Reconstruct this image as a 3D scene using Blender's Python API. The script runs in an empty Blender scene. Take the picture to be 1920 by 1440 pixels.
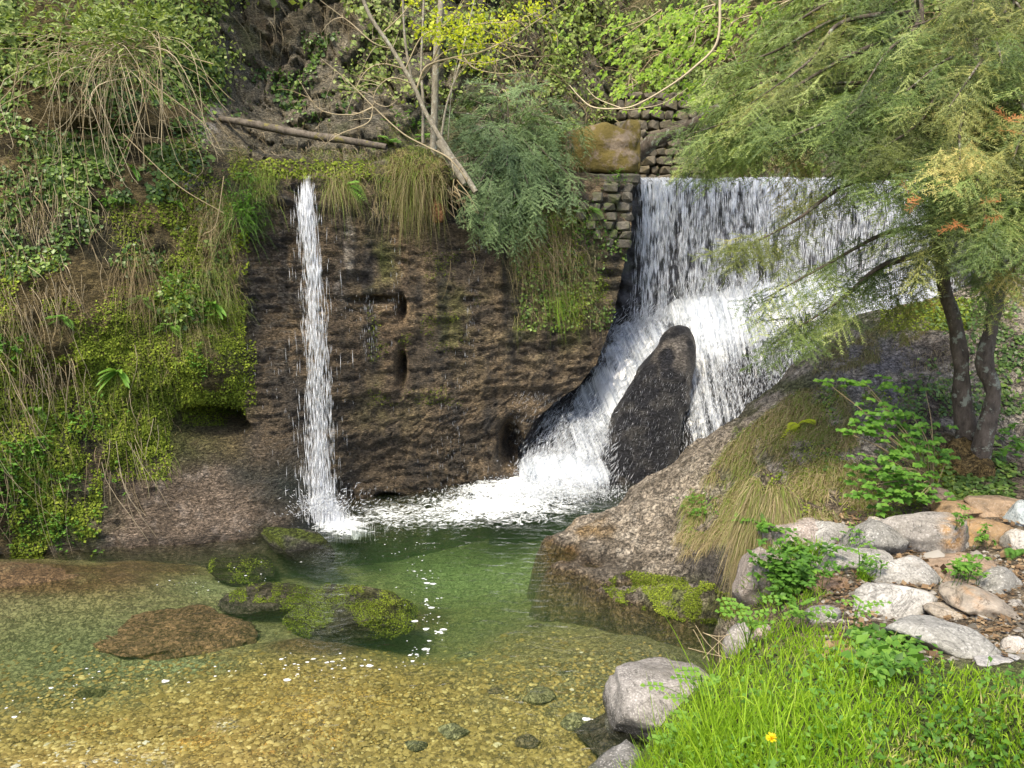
import bpy, math, random
import numpy as np
from mathutils import Vector, noise as mnoise
PI = math.pi
S = bpy.context.scene
COL = S.collection
rng = np.random.default_rng(7)
random.seed(7)

# ------------------------------------------------------------------ camera
FPX, PITCH = 1480.0, math.radians(9.2)
CAM = np.array((0.0, 0.0, 3.0))
cam_d = bpy.data.cameras.new('camera'); cam = bpy.data.objects.new('camera', cam_d); COL.objects.link(cam)
cam_d.sensor_width = 36.0; cam_d.lens = FPX / 1920 * 36.0
cam_d.clip_start = 0.05; cam_d.clip_end = 600
cam.location = CAM.tolist(); cam.rotation_euler = (PI / 2 - PITCH, 0, 0)
S.camera = cam
# ------------------------------------------------------------------ sky, sun, exposure
SUN_EL, SUN_ROT = math.radians(56), math.radians(208)     # high, behind the viewer's left shoulder
w = bpy.data.worlds.new('World'); S.world = w; w.use_nodes = True
nt = w.node_tree; bg = nt.nodes['Background']
sk = nt.nodes.new('ShaderNodeTexSky'); sk.sky_type = 'NISHITA'; sk.sun_disc = False
sk.sun_elevation = SUN_EL; sk.sun_rotation = SUN_ROT; sk.air_density = 1.0; sk.dust_density = 3.0; sk.ozone_density = 1.0
nt.links.new(sk.outputs[0], bg.inputs[0]); bg.inputs[1].default_value = 0.13
sl = bpy.data.lights.new('sun', 'SUN'); so = bpy.data.objects.new('sun', sl); COL.objects.link(so)
sl.energy = 2.3; sl.angle = math.radians(18); sl.color = (1.0, 0.90, 0.69)
sd = Vector((math.sin(SUN_ROT) * math.cos(SUN_EL), math.cos(SUN_ROT) * math.cos(SUN_EL), math.sin(SUN_EL)))
so.rotation_euler = sd.to_track_quat('Z', 'Y').to_euler()
S.view_settings.view_transform = 'Standard'; S.view_settings.look = 'None'
S.view_settings.exposure = 1.38; S.view_settings.gamma = 1.0
S.view_settings.use_curve_mapping = False
S.render.engine = 'CYCLES'
S.cycles.max_bounces = 8; S.cycles.transparent_max_bounces = 24; S.cycles.diffuse_bounces = 3
S.cycles.volume_bounces = 0; S.cycles.use_denoising = True
S.cycles.caustics_reflective = False; S.cycles.caustics_refractive = False

# ------------------------------------------------------------------ measuring helpers
_c, _s = math.cos(PITCH), math.sin(PITCH)
def raydir(px, py):
    u = (np.asarray(px, float) - 960) / FPX; v = (720 - np.asarray(py, float)) / FPX
    return np.stack([u, _c + v * _s, -_s + v * _c], -1)
def P(px, py, Y):
    d = raydir(px, py); return CAM + d * (np.asarray(Y, float) / d[..., 1])[..., None]
def PZ(px, py, z):
    d = raydir(px, py); return CAM + d * ((np.asarray(z, float) - 3.0) / d[..., 2])[..., None]
def proj(V):
    D = V - CAM; f = D[:, 1] * _c - D[:, 2] * _s; up = D[:, 1] * _s + D[:, 2] * _c
    return 960 + FPX * D[:, 0] / f, 720 - FPX * up / f

# ------------------------------------------------------------------ noise (numpy)
_T = np.random.default_rng(3).random(65536)
def _h(i, j, k, s):
    return _T[(i * 73856093 ^ j * 19349663 ^ k * 83492791 ^ (s * 2654435)) & 65535]
def vn(p, seed=0):
    i = np.floor(p).astype(np.int64); f = p - i; f = f * f * (3 - 2 * f)
    x, y, z = i[:, 0], i[:, 1], i[:, 2]; fx, fy, fz = f[:, 0], f[:, 1], f[:, 2]
    r = 0
    for a in (0, 1):
        wx = fx if a else 1 - fx
        for b in (0, 1):
            wy = fy if b else 1 - fy
            for c in (0, 1):
                r = r + _h(x + a, y + b, z + c, seed) * wx * wy * (fz if c else 1 - fz)
    return r * 2 - 1
def fbm(p, sc=1.0, oc=5, seed=0, rough=0.5, an=(1, 1, 1)):
    q = p * np.array(an) * sc; r = 0; a = 1.0; t = 0
    for o in range(oc):
        r = r + a * vn(q, seed + o * 17); t += a; a *= rough; q = q * 2.03 + 11.3
    return r / t
def ridge(p, sc=1.0, oc=4, seed=0, an=(1, 1, 1)):
    q = p * np.array(an) * sc; r = 0; a = 1.0; t = 0
    for o in range(oc):
        r = r + a * (1 - 2 * np.abs(vn(q, seed + o * 13))); t += a; a *= .5; q = q * 2.1 + 5.7
    return r / t
def voro(p, sc=1.0, seed=0, an=(1, 1, 1)):
    """cellular noise: nearest distance, gap to the second, cell value"""
    q = p * np.array(an) * sc; i = np.floor(q).astype(np.int64)
    d1 = np.full(len(q), 9.0); d2 = np.full(len(q), 9.0); cv = np.zeros(len(q))
    for a in (-1, 0, 1):
        for b in (-1, 0, 1):
            for c in (-1, 0, 1):
                x, y, z = i[:, 0] + a, i[:, 1] + b, i[:, 2] + c
                fx = x + _h(x, y, z, seed + 1); fy = y + _h(x, y, z, seed + 2); fz = z + _h(x, y, z, seed + 3)
                d = np.sqrt((fx - q[:, 0]) ** 2 + (fy - q[:, 1]) ** 2 + (fz - q[:, 2]) ** 2)
                n = d < d1; d2 = np.where(n, d1, np.minimum(d2, d)); cv = np.where(n, _h(x, y, z, seed + 4), cv); d1 = np.where(n, d, d1)
    return d1, d2 - d1, cv
def sstep(a, b, x):
    t = np.clip((x - a) / (b - a), 0, 1); return t * t * (3 - 2 * t)
class RBF:
    def __init__(s, X, v, c=0.12, lin=True):
        s.X = np.asarray(X, float); n = len(s.X); s.c = c
        A = np.zeros((n + 3, n + 3)); A[:n, :n] = s.phi(s.X); A[:n, n] = 1; A[:n, n + 1:] = s.X; A[n:, :n] = A[:n, n:].T
        A[:n, :n] += np.eye(n) * 1e-3
        s.w = np.linalg.solve(A, np.r_[np.asarray(v, float), 0, 0, 0])
    def phi(s, Q):
        return -np.sqrt(((Q[:, None, :] - s.X[None]) ** 2).sum(-1) + s.c ** 2)
    def __call__(s, Q):
        out = np.empty(len(Q)); n = len(s.X)
        for k in range(0, len(Q), 20000):
            q = Q[k:k + 20000]; out[k:k + 20000] = s.phi(q) @ s.w[:n] + s.w[n] + q @ s.w[n + 1:]
        return out
def blobs(px, py, L):
    """soft painted regions: (x, y, rx, ry[, weight])"""
    r = np.zeros(len(px))
    for b in L:
        wgt = b[4] if len(b) > 4 else 1.0
        r = np.maximum(r, wgt * np.exp(-(((px - b[0]) / b[2]) ** 2 + ((py - b[1]) / b[3]) ** 2) ** 1.5))
    return r
def lerp(a, b, t):
    t = np.asarray(t)
    if np.ndim(a) == 2 or np.ndim(b) == 2: t = t[:, None]
    return a * (1 - t) + b * t
C3 = lambda *a: np.array(a, float)

# ------------------------------------------------------------------ mesh building
def mesh_np(name, V, F, mat=None, attrs=None, smooth=True, parent=None, link=True, **props):
    me = bpy.data.meshes.new(name)
    V = np.asarray(V, np.float32); F = [np.asarray(f, np.int32) for f in (F if isinstance(F, list) else [F]) if len(f)]
    me.vertices.add(len(V)); me.vertices.foreach_set('co', V.ravel())
    tot = sum(f.size for f in F); me.loops.add(tot); me.loops.foreach_set('vertex_index', np.concatenate([f.ravel() for f in F]))
    cnt = np.concatenate([np.full(len(f), f.shape[1], np.int32) for f in F]); st = np.r_[0, np.cumsum(cnt)[:-1]].astype(np.int32)
    me.polygons.add(len(cnt)); me.polygons.foreach_set('loop_start', st); me.polygons.foreach_set('loop_total', cnt)
    if smooth: me.polygons.foreach_set('use_smooth', np.ones(len(cnt), bool))
    for k, a in (attrs or {}).items():
        a = np.asarray(a, np.float32)
        if a.ndim == 2:
            at = me.color_attributes.new(k, 'FLOAT_COLOR', 'POINT'); at.data.foreach_set('color', np.c_[a, np.ones(len(a), np.float32)].astype(np.float32).ravel())
        else:
            at = me.attributes.new(k, 'FLOAT', 'POINT'); at.data.foreach_set('value', a)
    me.update(calc_edges=True)
    if mat: me.materials.append(mat)
    o = bpy.data.objects.new(name, me)
    if link: COL.objects.link(o)
    if parent: o.parent = parent
    for k, v in props.items(): o[k] = v
    return o
def gridf(nu, nv, wrap=False):
    i = np.arange(nu - (0 if wrap else 1))[:, None]; j = np.arange(nv - 1)[None]
    a = i * nv + j; b = ((i + 1) % nu) * nv + j
    return np.stack([a, b, b + 1, a + 1], -1).reshape(-1, 4)
def empty(name, loc, label=None, category=None, group=None):
    o = bpy.data.objects.new(name, None); COL.objects.link(o); o.location = [float(v) for v in loc]; o.empty_display_size = .1
    tag(o, label, category, group); return o
def tag(o, label=None, category=None, group=None, kind=None):
    if label: o['label'] = label
    if category: o['category'] = category
    if group: o['group'] = group
    if kind: o['kind'] = kind
    return o
class Batch:
    """collects copies of small leaf/needle/blade shapes into one mesh"""
    def __init__(s): s.V = []; s.F = {}; s.R = []; s.n = 0
    def raw(s, V, F, r):
        s.V.append(V)
        for f in (F if isinstance(F, list) else [F]):
            s.F.setdefault(f.shape[1], []).append(f + s.n)
        s.R.append(np.broadcast_to(r, (len(V),)) if np.ndim(r) == 0 else r); s.n += len(V)
    def put(s, T, pos, M, rnd):
        """T=(verts,faces[,tone offsets]) template; pos (n,3); M (n,3,3) columns = axes incl. scale"""
        tv, tf = T[:2]; n = len(pos); k = len(tv)
        if n == 0: return
        V = np.einsum('nij,kj->nki', M, tv) + pos[:, None]
        s.V.append(V.reshape(-1, 3)); off = (np.arange(n) * k)[:, None, None] + s.n
        for f in (tf if isinstance(tf, list) else [tf]):
            s.F.setdefault(f.shape[1], []).append((f[None] + off).reshape(-1, f.shape[1]))
        r = np.repeat(rnd, k)
        if len(T) > 2: r = np.clip(r + np.tile(T[2], n), 0, 1)
        s.R.append(r); s.n += n * k
    def tube(s, pts, rad, sides=5, r=0.5):
        pts = np.asarray(pts, float); k = len(pts); rad = np.broadcast_to(rad, (k,))
        t = np.gradient(pts, axis=0); t /= np.linalg.norm(t, axis=1)[:, None] + 1e-9
        ref = np.array((0, 0, 1.0)) if abs(t[0, 2]) < .8 else np.array((1.0, 0, 0))
        a = np.cross(t, ref); a /= np.linalg.norm(a, axis=1)[:, None] + 1e-9; b = np.cross(t, a)
        th = np.arange(sides) / sides * 2 * PI
        V = pts[:, None] + rad[:, None, None] * (np.cos(th)[None, :, None] * a[:, None] + np.sin(th)[None, :, None] * b[:, None])
        i = np.arange(k - 1)[:, None]; j = np.arange(sides)[None]; j2 = (j + 1) % sides
        F = np.stack([i * sides + j, i * sides + j2, (i + 1) * sides + j2, (i + 1) * sides + j], -1).reshape(-1, 4)
        s.raw(V.reshape(-1, 3), F, r)
    def build(s, name, mat, parent=None, smooth=False, **props):
        if s.n == 0: return None
        V = np.concatenate(s.V)
        if parent is not None: V = V - np.array(parent.location)
        return mesh_np(name, V, [np.concatenate(f) for f in s.F.values()], mat, {'rnd': np.concatenate(s.R)}, smooth, parent, **props)
def smooth_path(pts, n=12):
    """Catmull-Rom through points"""
    p = np.asarray(pts, float); q = np.vstack([2 * p[0] - p[1], p, 2 * p[-1] - p[-2]]); out = []
    for i in range(len(p) - 1):
        for t in np.linspace(0, 1, n, endpoint=False):
            a, b, c, d = q[i:i + 4]
            out.append(.5 * ((2 * b) + (c - a) * t + (2 * a - 5 * b + 4 * c - d) * t * t + (3 * b - a - 3 * c + d) * t ** 3))
    out.append(p[-1]); return np.array(out)
def frames(d, up):
    """orthonormal frames: y axis along d, z axis near up"""
    d = d / (np.linalg.norm(d, axis=1)[:, None] + 1e-9); up = np.broadcast_to(up, d.shape)
    x = np.cross(d, up); x /= np.linalg.norm(x, axis=1)[:, None] + 1e-9
    return np.stack([x, d, np.cross(x, d)], -1)
def rdir(n, rg=rng):
    v = rg.normal(size=(n, 3)); return v / np.linalg.norm(v, axis=1)[:, None]

# ------------------------------------------------------------------ materials
def mat_new(name):
    m = bpy.data.materials.new(name); m.use_nodes = True; nt = m.node_tree
    return m, nt, nt.nodes['Principled BSDF'], nt.nodes['Material Output']
def N(nt, typ, ins=None, **kw):
    n = nt.nodes.new(typ)
    for k, v in kw.items(): setattr(n, k, v)
    for k, v in (ins or {}).items():
        if hasattr(v, 'is_output'): nt.links.new(v, n.inputs[k])
        else: n.inputs[k].default_value = v
    return n
def math_(nt, op, a, b=0.0, c=0.0, clamp=False):
    return N(nt, 'ShaderNodeMath', {0: a, 1: b, 2: c}, operation=op, use_clamp=clamp).outputs[0]
def maprange(nt, v, a, b, c=0.0, d=1.0):
    return N(nt, 'ShaderNodeMapRange', {0: v, 1: a, 2: b, 3: c, 4: d}).outputs[0]
def mixc(nt, f, a, b, blend='MIX'):
    n = nt.nodes.new('ShaderNodeMix'); n.data_type = 'RGBA'; n.blend_type = blend
    for k, v in ((0, f), (6, a), (7, b)):
        if hasattr(v, 'is_output'): nt.links.new(v, n.inputs[k])
        else: n.inputs[k].default_value = (v if k == 0 else (tuple(v) + (1,))[:4])
    return n.outputs[2]
def noise_(nt, vec, sc, det=6, rough=.6, dist=0.0):
    return N(nt, 'ShaderNodeTexNoise', {'Vector': vec, 'Scale': sc, 'Detail': det, 'Roughness': rough, 'Distortion': dist}).outputs[0]
def ramp(nt, v, stops):
    n = nt.nodes.new('ShaderNodeValToRGB'); nt.links.new(v, n.inputs[0]); e = n.color_ramp.elements
    e[0].position, e[0].color = stops[0][0], tuple(stops[0][1]) + (1,)
    e[1].position, e[1].color = stops[-1][0], tuple(stops[-1][1]) + (1,)
    for p, c in stops[1:-1]:
        q = e.new(p); q.color = tuple(c) + (1,)
    return n.outputs[0]
def mapping(nt, vec, sc=(1, 1, 1), rot=(0, 0, 0)):
    return N(nt, 'ShaderNodeMapping', {'Vector': vec, 'Scale': sc, 'Rotation': rot}).outputs[0]

def rock_mat(name, fine=28, bump=.035, aniso=(1, 1, 1), contrast=.75):
    """colour comes from the vertex colours (rock type, moss, soil, wet), this adds grain and relief"""
    m, nt, b, o = mat_new(name)
    pos = N(nt, 'ShaderNodeNewGeometry').outputs['Position']; v = mapping(nt, pos, aniso)
    col = N(nt, 'ShaderNodeAttribute', attribute_name='col').outputs['Color']; wet = N(nt, 'ShaderNodeAttribute', attribute_name='wet').outputs['Fac']
    n1 = noise_(nt, v, fine, 8, .7); n2 = noise_(nt, v, fine * 4.3, 5, .65)
    vo = N(nt, 'ShaderNodeTexVoronoi', {'Vector': v, 'Scale': fine * 1.3}, feature='F1').outputs['Distance']
    f = math_(nt, 'ADD', math_(nt, 'MULTIPLY', n1, .6), math_(nt, 'MULTIPLY', n2, .4))
    g = maprange(nt, f, .36, .64, 1 - contrast, 1 + contrast)
    c = mixc(nt, 1.0, col, g, 'MULTIPLY')
    k1 = math_(nt, 'ABSOLUTE', math_(nt, 'SUBTRACT', noise_(nt, v, fine * .22, 5, .62, .8), .5)); k2 = math_(nt, 'ABSOLUTE', math_(nt, 'SUBTRACT', noise_(nt, v, fine * .75, 4, .6, .5), .5))
    crk = math_(nt, 'MULTIPLY', maprange(nt, k1, 0, .022), maprange(nt, k2, 0, .035)); c = mixc(nt, 1.0, c, maprange(nt, crk, 0, 1, .42, 1.15), 'MULTIPLY')   # colour darkened along the cracks
    nt.links.new(c, b.inputs['Base Color'])
    r = maprange(nt, wet, 0, 1, .9, .34)
    nt.links.new(math_(nt, 'ADD', r, math_(nt, 'MULTIPLY', math_(nt, 'SUBTRACT', n2, .5), .3)), b.inputs['Roughness'])
    nt.links.new(maprange(nt, wet, 0, 1, .25, .5), b.inputs['Specular IOR Level'])
    h = math_(nt, 'ADD', math_(nt, 'ADD', math_(nt, 'MULTIPLY', n1, 1.0), math_(nt, 'MULTIPLY', crk, .45)), math_(nt, 'ADD', math_(nt, 'MULTIPLY', n2, .35), math_(nt, 'MULTIPLY', vo, .4)))
    bp = N(nt, 'ShaderNodeBump', {'Height': h, 'Strength': 1.0, 'Distance': bump}); nt.links.new(bp.outputs[0], b.inputs['Normal'])
    return m
M = {}
M['rock'] = rock_mat('cliff_rock', 26, .06, contrast=.95)
M['wetrock'] = rock_mat('wet_conglomerate', 24, .09, (1, 1, 2.5), 1.05)
M['slope'] = rock_mat('slope_rock', 24, .05, contrast=.95)
M['bed'] = rock_mat('stream_bed', 30, .02, contrast=.5)

def leaf_mat(name, stops, trans=.35, rough=.5, spec=.35):
    m, nt, b, o = mat_new(name)
    r = N(nt, 'ShaderNodeAttribute', attribute_name='rnd').outputs['Fac']
    c = ramp(nt, r, stops); nt.links.new(c, b.inputs['Base Color'])
    b.inputs['Roughness'].default_value = rough; b.inputs['Specular IOR Level'].default_value = spec
    if trans > 0:
        t = N(nt, 'ShaderNodeBsdfTranslucent'); nt.links.new(mixc(nt, 1.0, c, (1.25, 1.3, .7), 'MULTIPLY'), t.inputs[0])
        mx = N(nt, 'ShaderNodeMixShader', {0: trans}); nt.links.new(b.outputs[0], mx.inputs[1]); nt.links.new(t.outputs[0], mx.inputs[2])
        nt.links.new(mx.outputs[0], o.inputs[0])
    return m
M['ivy'] = leaf_mat('ivy_leaf', [(0, (.035, .07, .015)), (.5, (.085, .15, .03)), (1, (.21, .30, .06))], .2, .4)
M['herb'] = leaf_mat('fresh_leaf', [(0, (.05, .12, .02)), (.5, (.10, .23, .03)), (1, (.19, .34, .05))], .4)
M['moss'] = leaf_mat('moss_leaflets', [(0, (.06, .08, .012)), (.5, (.15, .20, .025)), (1, (.30, .36, .05))], .3, .8, .1)
M['drygrass'] = leaf_mat('dry_grass', [(0, (.09, .065, .035)), (.4, (.24, .185, .10)), (.8, (.44, .35, .21)), (1, (.2, .21, .07))], .3, .7, .2)
M['mixgrass'] = leaf_mat('bank_grass', [(0, (.10, .075, .04)), (.12, (.42, .34, .21)), (.3, (.22, .18, .09)), (.42, (.36, .32, .16)), (.55, (.14, .14, .04)), (.75, (.19, .26, .05)), (1, (.26, .40, .07))], .35, .6, .2)
M['grass'] = leaf_mat('fresh_grass', [(0, (.15, .27, .02)), (.5, (.27, .44, .025)), (.85, (.38, .52, .05)), (1, (.5, .45, .2))], .45, .5, .3)
M['yew'] = leaf_mat('yew_needles', [(0, (.04, .065, .02)), (.4, (.12, .18, .05)), (.7, (.24, .31, .09)), (1, (.44, .48, .18))], .3, .5, .3)
M['yewgold'] = leaf_mat('yew_needles_yellowing', [(0, (.05, .07, .02)), (.5, (.18, .21, .06)), (.9, (.38, .37, .12)), (1, (.5, .42, .15))], .3, .5, .3)
M['spruce'] = leaf_mat('bush_needles', [(0, (.04, .07, .03)), (.5, (.11, .17, .07)), (1, (.22, .31, .13))], .2, .5, .3)
M['spring'] = leaf_mat('spring_leaf', [(0, (.12, .22, .02)), (.5, (.24, .38, .03)), (1, (.42, .55, .06))], .5)
M['willow'] = leaf_mat('willow_leaf', [(0, (.06, .09, .02)), (.5, (.16, .22, .05)), (1, (.32, .38, .11))], .35)
M['orange'] = leaf_mat('dead_needles', [(0, (.35, .12, .04)), (1, (.5, .2, .07))], .3)
M['yellow'] = leaf_mat('yellow_green_leaf', [(0, (.35, .42, .02)), (1, (.6, .62, .04))], .5)
M['twig'] = leaf_mat('pale_twigs', [(0, (.11, .08, .045)), (.5, (.27, .21, .12)), (1, (.46, .39, .27))], 0, .8, .2)
M['dtwig'] = leaf_mat('dark_twigs', [(0, (.03, .025, .02)), (1, (.11, .085, .055))], 0, .8, .2)
M['deadleaf'] = leaf_mat('dead_leaves', [(0, (.08, .05, .03)), (.6, (.17, .11, .06)), (1, (.3, .22, .13))], .1, .8, .2)
def bark_mat(name, a, b_, lich, sc=18):
    m, nt, b, o = mat_new(name); pos = N(nt, 'ShaderNodeNewGeometry').outputs['Position']
    v = mapping(nt, pos, (1, 1, .45)); n = noise_(nt, v, sc, 8, .7); n2 = noise_(nt, pos, sc * .6, 5, .7)
    c = mixc(nt, maprange(nt, n, .35, .65), a, b_); c = mixc(nt, maprange(nt, n2, .56, .62), c, lich)
    nt.links.new(c, b.inputs['Base Color']); b.inputs['Roughness'].default_value = .9; b.inputs['Specular IOR Level'].default_value = .2
    bp = N(nt, 'ShaderNodeBump', {'Height': n, 'Distance': .02}); nt.links.new(bp.outputs[0], b.inputs['Normal']); return m
M['bark'] = bark_mat('yew_bark', (.05, .04, .032), (.15, .12, .095), (.24, .25, .2))
M['palebark'] = bark_mat('pale_bark', (.17, .145, .11), (.32, .29, .23), (.4, .4, .33), 25)
M['log'] = bark_mat('log_bark', (.06, .05, .04), (.17, .145, .12), (.16, .14, .05), 14)
# ================================================================== THE CLIFF (left bank, dripping wall, terrace edge, hillside above)
pw = [ # (px, py, Y) on the lower wall and left bank
 (450,330,9.3),(600,330,9.5),(800,345,10.1),(1000,340,10.8),(1180,335,11.5),(470,600,9.15),(600,600,9.35),(800,600,9.95),(1000,600,10.6),(1130,600,11.2),
 (540,800,9.1),(640,955,9.2),(850,915,10.1),(1000,880,10.65),(1100,740,11.1),(800,800,9.9),(380,760,8.75),(400,680,8.7),(330,650,8.55),(200,600,8.25),(0,600,7.7),(-300,600,7.3),
 (200,300,8.9),(0,300,8.4),(-300,300,8.1),(380,330,9.2),(0,900,7.55),(200,830,8.1),(330,800,8.55),(180,1050,7.8),(0,1058,7.66),(-300,1060,7.4),(400,1035,8.0),(500,1020,8.2),(600,1000,8.55),
 (250,930,8.15),(400,900,8.45),(500,920,8.6),(580,960,8.75),(450,850,8.85),(420,300,9.4),(300,450,8.8),(430,480,9.05),(100,750,7.95),(-300,850,7.3)]
A = np.array(pw, float); W = P(A[:, 0], A[:, 1], A[:, 2]); Fw = RBF(W[:, [0, 2]], W[:, 1], .15)
pg = [(450,300,10.3),(450,200,11.6),(450,100,12.0),(450,0,12.4),(600,270,11.4),(700,200,12.0),(600,0,12.8),(800,250,12.2),(1000,200,13.0),(850,0,13.6),(1050,100,15.2),(1060,250,12.6),(1130,250,14.5),(1170,250,15.5),
 (1130,0,16.5),(1120,-200,17.0),(300,200,9.6),(200,300,8.9),(0,300,8.4),(-300,300,8.1),(380,310,9.4),(200,150,9.3),(0,100,8.9),(200,0,9.9),(330,50,10.8),(0,-100,9.6),(-300,-100,9.0),(300,-150,11.2),(600,-200,13.6),(900,-300,15.5),
 (0,-400,11.0),(400,-500,13.2),(-200,500,7.4),(0,500,7.9),(250,480,8.6),(430,420,9.2)]
A = np.array(pg, float); W = P(A[:, 0], A[:, 1], A[:, 2]); Gb = RBF(W[:, [0, 2]], W[:, 1], .3)
ze = np.array((-1.2, 0, .3, .8, 1.2, 1.5, 2.0, 3.3, 4.2, 12)); xe = np.array((.1, .1, .08, .3, .95, 1.2, 1.4, 1.68, 1.72, 1.72))
ZT = 4.12
nu, nv, ns = 490, 410, 24
tv = np.linspace(0, 1, nv); zprof = np.interp(tv, [0, .52, .60, 1], [-1.2, ZT - .06, ZT + .1, 11.5]); lprof = np.interp(tv, [.515, .60], [0, 1])
U, T = np.meshgrid(np.linspace(0, 1, nu), np.arange(nv), indexing='ij')
Z = zprof[T]; Lg = lprof[T]
x1 = np.interp(Z, ze, xe) + .5 * sstep(.3, 1, Lg)
X = -9 + (x1 + 9) * (U ** .92)
q = np.stack([X.ravel(), Z.ravel()], 1)
yw = Fw(q).reshape(X.shape); yb = Gb(q).reshape(X.shape); zt = np.full_like(q, ZT); zt[:, 0] = q[:, 0]
ywt = np.minimum(Fw(zt).reshape(X.shape), 12.0); ybt = Gb(zt).reshape(X.shape)
Y = np.where(Lg <= 0, yw, np.where(Lg >= 1, yb, ywt * (1 - Lg) + ybt * Lg))
V0 = np.stack([X, Y, Z], -1).reshape(-1, 3)
# side face of the wall that runs back to the weir
sz = zprof[:int(nv * .52) + 1]; nz = len(sz); xs = np.interp(sz, ze, xe); ysd = Fw(np.stack([xs, sz], 1))
tt = np.linspace(0, 1, ns)[:, None]
Vs = np.stack([xs[None] * (1 - tt) + (xs[None] * .35 + 1.72 * .65) * tt, ysd[None] * (1 - tt) + 13.4 * tt, np.broadcast_to(sz, (ns, nz))], -1).reshape(-1, 3)
V = np.vstack([V0, Vs]); side = np.r_[np.zeros(len(V0)), np.ones(len(Vs))]
px, py = proj(V)
upper = np.r_[(Lg.ravel()), np.zeros(len(Vs))]
wallm = np.clip(sstep(440, 480, px + fbm(V, 2, 3, 5) * 30) * (1 - upper), 0, 1); wallm[side > 0] = 1
aprm = blobs(px, py, [(380, 960, 270, 110), (500, 980, 140, 60), (230, 1010, 150, 60)]) * (1 - side)
big = fbm(V, .9, 4, 1); lay = ridge(V, 3.2, 5, 2, (.45, .5, 1.6)); med = fbm(V, 5.0, 5, 3, .6); cell1, gap1, cv1 = voro(V + fbm(V, 2, 2, 8)[:, None] * .15, 1.6, 4); cell2, gap2, cv2 = voro(V, 6.5, 9)
dw = .075 * lay + .03 * med + .065 * fbm(V, 12, 4, 31, .7, (.55, .6, 1.6)) + .03 * ridge(V, 9, 3, 33, (.4, .6, 1.4)) - .03 * (1 - sstep(0, .12, gap2)) * blobs(px, py, [(900, 850, 350, 110), (1000, 620, 200, 60, .6)])
dl = .16 * big + .10 * med + .06 * ridge(V, 4, 4, 6) + .14 * (cv1 - .5) * sstep(0, .2, gap1)
dr = .20 * (cv1 - .5) + .12 * (cv2 - .5) + .10 * med + .05 * ridge(V, 5, 4, 37) - .15 * (1 - sstep(0, .12, gap1)) + .2 * big
da = .07 * ridge(V, 2.6, 4, 12, (.6, 1, 1.3)) + .05 * med + .05 * (cv2 - .5)
D = lerp(dl, dw, wallm); D = lerp(D, da, np.clip(aprm * 1.5, 0, 1)); D = lerp(D, dr, sstep(.6, 1, upper) * sstep(350, 430, px))
hole = (blobs(px, py, [(385, 792, 52, 24, 1.0), (355, 780, 25, 12, .8), (430, 800, 30, 14, .7)]) * 1.1 + blobs(px, py, [(752, 690, 9, 34, .38), (752, 578, 9, 24, .35), (700, 562, 45, 7, .3), (958, 830, 20, 42, .6), (730, 938, 34, 12, .3), (640, 940, 30, 30, .2)])
   + blobs(px, py, [(560, 360, 18, 14, .15), (820, 370, 60, 25, .7), (900, 372, 40, 18, .7), (300, 250, 50, 10, .3), (180, 240, 60, 12, .4), (80, 90, 60, 20, .4)])) * (1 - side)
lump = blobs(px, py, [(400, 690, 60, 60, .15), (420, 840, 60, 25, .1), (470, 400, 40, 50, .2), (330, 560, 50, 40, .15), (540, 375, 16, 14, .14), (560, 1000, 50, 20, .15), (480, 880, 60, 30, .1), (660, 500, 14, 60, .05), (1000, 780, 90, 25, .12)])
lm = (upper > 0) & (upper < 1)
Dy = -(D) + hole - lump; Dy = np.where(lm, Dy * .3, Dy)
V[:, 1] += Dy * (1 - side); V[:, 0] -= side * D * .8; V[:, 2] += np.where(lm, .12 * big + .08 * med, 0) + np.where(upper >= 1, .0, 0)
sideface = side * 1.0
# colours
n1 = fbm(V, 1.3, 4, 40); n2 = fbm(V, 4, 4, 41); n3 = fbm(V, 10, 3, 42)
col = np.tile(C3(.16, .122, .055), (len(V), 1)); col = lerp(col, C3(.27, .205, .10), sstep(-.1, .5, n2)); col = lerp(col, C3(.055, .05, .03), sstep(.1, .5, n1))
grey = lerp(np.tile(C3(.29, .25, .18), (len(V), 1)), C3(.13, .12, .09), sstep(-.2, .4, n2 + .3 * n3)); grey = lerp(grey, C3(.42, .38, .29), sstep(.2, .5, n3) * .6)
rk = sstep(.5, 1, upper) * sstep(370, 430, px); col = lerp(col, grey, rk)
col = lerp(col, C3(.10, .115, .035), rk * sstep(.0, .35, n1) * .7)
col = lerp(col, C3(.17, .13, .08), rk * blobs(px, py, [(500, 60, 60, 90), (660, 30, 60, 60)]) * sstep(-.2, .3, n2))
wl = lerp(np.tile(C3(.08, .063, .045), (len(V), 1)), C3(.175, .128, .078), sstep(-.25, .35, n2 + .5 * lay * .4))
streak = fbm(V, 2.2, 4, 50, .6, (1.6, 1.6, .16))
wl = lerp(wl, C3(.022, .021, .022), sstep(-.02, .30, streak) * .75)
wl = lerp(wl, C3(.22, .14, .08), sstep(.1, .4, -streak) * .5 * blobs(px, py, [(760, 440, 60, 90), (940, 450, 50, 60), (650, 520, 30, 120), (700, 650, 80, 100, .5)]))
wl = lerp(wl, C3(.45, .40, .34), blobs(px, py, [(657, 460, 9, 60, .9), (640, 540, 12, 30, .5)]) * sstep(-.3, .2, n3))
wl = lerp(wl, C3(.075, .09, .02), blobs(px, py, [(710, 490, 45, 55), (860, 600, 40, 90, .8), (1050, 500, 90, 120, .9), (1000, 640, 60, 40, .7), (720, 760, 70, 60, .5), (900, 500, 25, 200, .4), (1050, 620, 70, 40, .7)]) * sstep(-.25, .25, n2) * .8)
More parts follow.
